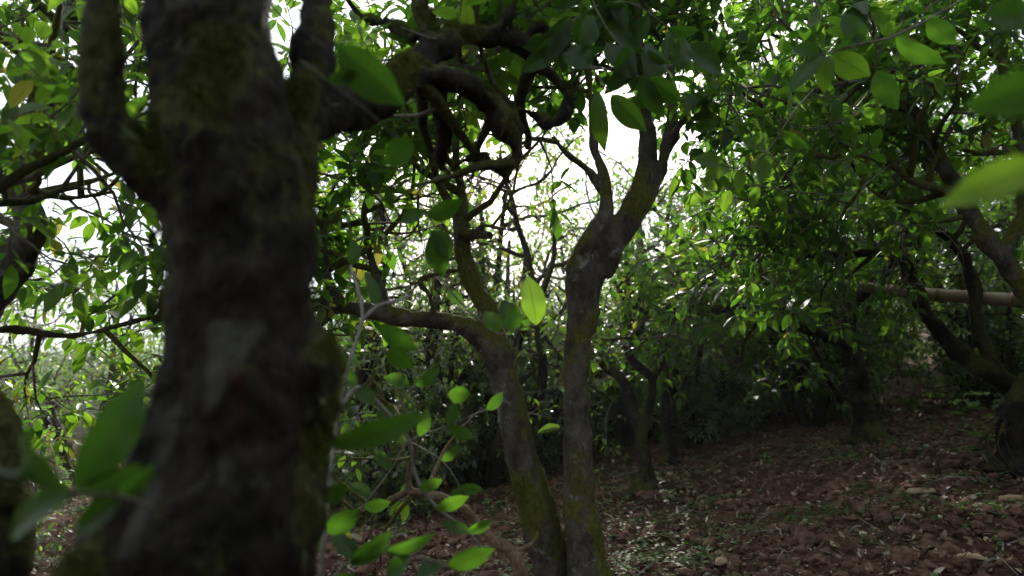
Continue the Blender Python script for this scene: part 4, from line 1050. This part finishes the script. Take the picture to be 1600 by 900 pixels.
def litter():
    lv = Leaves(); tb = Tubes()
    for k in range(42000):
        y = 1.6 + 10 * rs.rand() ** 1.2; x = rs.uniform(-0.75 * y, 0.85 * y)
        z = ground_h(x, y) + 0.010 + 0.012 * rs.rand()
        a = rs.uniform(0, 6.28); L = 0.012 + 0.045 * rs.rand() ** 1.8
        lv.add(np.array([x, y, z]), np.array([math.cos(a), math.sin(a), rs.normal(0.1, 0.3)]), np.array([0, 0, 1.0]) + rs.normal(0, 0.4, 3), L, L * rs.uniform(0.3, 0.5), rs.rand() ** 1.7, rs.uniform(-0.9, 0.9), rs.uniform(0, 0.7))
    tag(link_mesh('leaf_litter', lv.mesh('leaf_litter', M_DRY, TPL_MID)), 'dry brown fallen leaves scattered over the soil', 'fallen leaves', kind='stuff')
    for k in range(420):
        y = 2.0 + 7 * rs.rand(); x = rs.uniform(-0.6 * y, 0.85 * y); a = rs.uniform(0, 6.28); L = rs.uniform(0.08, 0.4)
        p = np.array([x, y, 0.0]); pts = []
        for j in range(5):
            pts.append([p[0], p[1], ground_h(p[0], p[1]) + 0.012 + rs.uniform(0, 0.012)])
            a += rs.normal(0, 0.3); p = p + np.array([math.cos(a), math.sin(a), 0]) * L / 4
        tb.add(np.array(pts), np.linspace(1, 0.5, 5) * rs.uniform(0.0015, 0.006), 5)
    tag(link_mesh('fallen_twigs', tb.mesh('fallen_twigs', M_PALE)), 'thin dead twigs scattered over the soil', 'fallen twigs', kind='stuff')
    # ground cover of tiny seedlings
    gc = Leaves()
    for k in range(800):
        y = 2.2 + 6.0 * rs.rand() ** 1.2; x = rs.uniform(-0.7 * y, 0.7 * y)
        if mn.noise(Vector((x * 0.9, y * 0.9, 20))) < -0.05 and rs.rand() < 0.8: continue
        for m_ in range(rs.randint(12, 40)):
            qx, qy = x + rs.normal(0, 0.07), y + rs.normal(0, 0.07); L = rs.uniform(0.014, 0.042); a = rs.uniform(0, 6.28)
            gc.add(np.array([qx, qy, ground_h(qx, qy) + rs.uniform(0.008, 0.045)]), np.array([math.cos(a), math.sin(a), 0.3]), np.array([0, 0, 1.0]) + rs.normal(0, 0.3, 3), L, L * 0.6, rs.rand(), 0.3, 0.2)
    tag(link_mesh('ground_cover', gc.mesh('ground_cover', M_WEED, TPL_LOW)), 'tiny green seedlings growing in patches in the soil', 'ground cover', kind='stuff')
litter()

def weed(pxx, pyy, h, n, label, ll=0.05):
    x, y = ground_at(pxx, pyy); z = ground_h(x, y)
    root = empty('weed', (x, y, z)); tag(root, label, 'weed', 'green weeds growing from the soil')
    st = Tubes(); lv = Leaves(); rg = random.Random(int(pxx + pyy))
    for s_ in range(max(1, n // 5)):
        a = rg.uniform(0, 6.28); lean = rg.uniform(0.1, 0.6)
        pts = np.array([[math.cos(a) * lean * h * t_ * t_, math.sin(a) * lean * h * t_ * t_, h * t_ * rg.uniform(0.95, 1)] for t_ in np.linspace(-0.1, 1, 6)])
        st.add(pts, np.linspace(0.0022, 0.001, 6), 5)
        for k in range(5):
            i = 2 + min(3, k); az = k * 2.4 + rg.random()
            L = ll * rg.uniform(0.7, 1.3)
            lv.add(pts[i], np.array([math.cos(az), math.sin(az), rg.uniform(-0.1, 0.5)]), np.array([rg.gauss(0, .2), rg.gauss(0, .2), 1.0]), L, L * 0.48, rg.random(), 0.35, 0.3)
    link_mesh('stems', st.mesh('stems', M_WEED), root)
    link_mesh('foliage', lv.mesh('foliage', M_WEED, TPL_MID), root)
weed(1050, 792, 0.10, 20, 'leafy green weed at the foot of the mossy forked tree')
weed(1000, 868, 0.12, 25, 'bright weed clump right of the foot of the upright trunk', 0.035)
weed(1025, 885, 0.10, 20, 'low weed clump at the bottom beside the upright trunk', 0.03)
weed(1105, 880, 0.07, 10, 'small weed with a yellow petal beside it near the bottom edge', 0.03)
weed(1315, 830, 0.07, 10, 'small pale green weed in the middle of the soil', 0.03)
weed(1335, 740, 0.08, 15, 'small weed below the stout dark trunk', 0.035)
weed(1225, 830, 0.06, 10, 'tiny weed left of the soil centre', 0.025)
weed(1350, 800, 0.08, 15, 'grey green weed left of the split wood chip', 0.035)
weed(1200, 735, 0.08, 15, 'weed with narrow leaves on the far side of the soil', 0.05)
weed(1560, 870, 0.07, 10, 'small weed in the lower right corner', 0.03)
weed(1285, 850, 0.05, 10, 'tiny yellowish weed near a fallen blossom', 0.025)
weed(770, 820, 0.16, 20, 'bright upright weed between the leaning trunk and the tan stem', 0.05)
weed(620, 840, 0.10, 20, 'sunlit weed patch left of the tan stem', 0.035)
weed(1180, 640, 0.12, 20, 'pale weed at the far edge of the clearing', 0.05)

weed(1575, 700, 0.34, 30, 'bluish green broad leaved plant at the foot of the stump at the right edge', 0.13)
weed(1505, 680, 0.22, 20, 'broad leaved plant a little left of the stump at the right edge', 0.11)
weed(1545, 740, 0.20, 20, 'dull grassy plant below the dangling roots', 0.10)
def blossoms():
    spots = [(1240, 776), (1260, 820), (1300, 878), (1378, 740), (1410, 742), (1343, 750), (1445, 748), (1540, 850), (1395, 852), (1280, 786), (1438, 826), (1325, 770), (1470, 832), (1480, 758), (1212, 830), (1430, 760), (1350, 858), (1170, 850), (1120, 800), (1560, 892), (1100, 830), (1270, 846), (1390, 895), (1500, 802)]
    src = None
    for k, (a, b) in enumerate(spots):
        x, y = ground_at(a, b); z = ground_h(x, y) + 0.006
        if src is None or k in (8, 16):
            lv = Leaves(); rg = random.Random(k)
            root = empty('fallen_blossom', (x, y, z))
            tag(root, 'small cream white camellia blossom fallen on the dark soil', 'flower', 'fallen blossoms on the soil')
            for j in range(6):
                az = j * 1.047 + rg.uniform(-.2, .2)
                lv.add(np.array([0, 0, 0.0]), np.array([math.cos(az), math.sin(az), 0.55]), np.array([0, 0, 1.0]), 0.028, 0.026, rg.random(), -0.5, 0.4)
            link_mesh('petals', lv.mesh('petals', M_PETAL, TPL_MID), root)
            t_ = Tubes(); t_.add(np.array([[0, 0, -0.002], [0, 0, 0.004], [0, 0, 0.009]]), [0.003, 0.005, 0.002], 8)
            link_mesh('stamens', t_.mesh('stamens', simple_noise_mat('stamen', (0.6, 0.38, 0.05), (0.75, 0.5, 0.1), 200)), root)
            root.rotation_euler = (rg.uniform(-.5, .5), rg.uniform(-.5, .5), 0)
            src = root
        else:
            r = src.copy(); COL.objects.link(r); r.location = (x, y, z)
            r.rotation_euler = (rs.uniform(-0.8, 0.8), rs.uniform(-0.8, 0.8), rs.uniform(0, 6)); f = rs.uniform(0.6, 1.05); r.scale = (f, f, f)
            for ch in src.children:
                c = ch.copy(); COL.objects.link(c); c.parent = r
blossoms()
def chip(pxx, pyy, L, W, rz, label):
    import bmesh
    x, y = ground_at(pxx, pyy); z = ground_h(x, y) + 0.02
    bm = bmesh.new(); rg = random.Random(int(pxx)); n = 9; rows = []
    for i in range(n):
        t_ = i / (n - 1); wv = W * (0.25 + 0.75 * math.sin(math.pi * min(1, t_ * 1.1 + 0.05)) ** 0.6) * rg.uniform(0.85, 1.1)
        th = 0.016 * rg.uniform(0.7, 1.2); zc = 0.012 * math.sin(t_ * 3)
        rows.append([bm.verts.new(((t_ - 0.5) * L, s_ * wv / 2, zc + q_)) for s_, q_ in ((-1, 0), (-0.9, th * 0.6), (0.1, th), (1, th * 0.4), (0.9, -th * 0.3))])
    for i in range(n - 1):
        for j in range(5): bm.faces.new((rows[i][j], rows[i][(j + 1) % 5], rows[i + 1][(j + 1) % 5], rows[i + 1][j]))
    bm.faces.new(rows[0][::-1]); bm.faces.new(rows[-1])
    bmesh.ops.recalc_face_normals(bm, faces=bm.faces)
    me = bpy.data.meshes.new('wood_chip'); bm.to_mesh(me); bm.free(); me.materials.append(M_WOODC)
    o = link_mesh('wood_chip', me); o.location = (x, y, z); o.rotation_euler = (0.2, 0.05, rz); tag(o, label, 'wood chip', 'split wood chips on the soil')
chip(1448, 778, 0.22, 0.06, 0.1, 'long pale split wood chip lying on the right of the soil')
chip(1585, 786, 0.14, 0.04, -0.05, 'short pale wood chip at the right edge of the soil')
chip(1128, 895, 0.08, 0.05, 0.8, 'stubby pale wood chip at the bottom of the soil')
chip(1520, 892, 0.10, 0.03, -0.4, 'narrow wood sliver near the lower right corner')
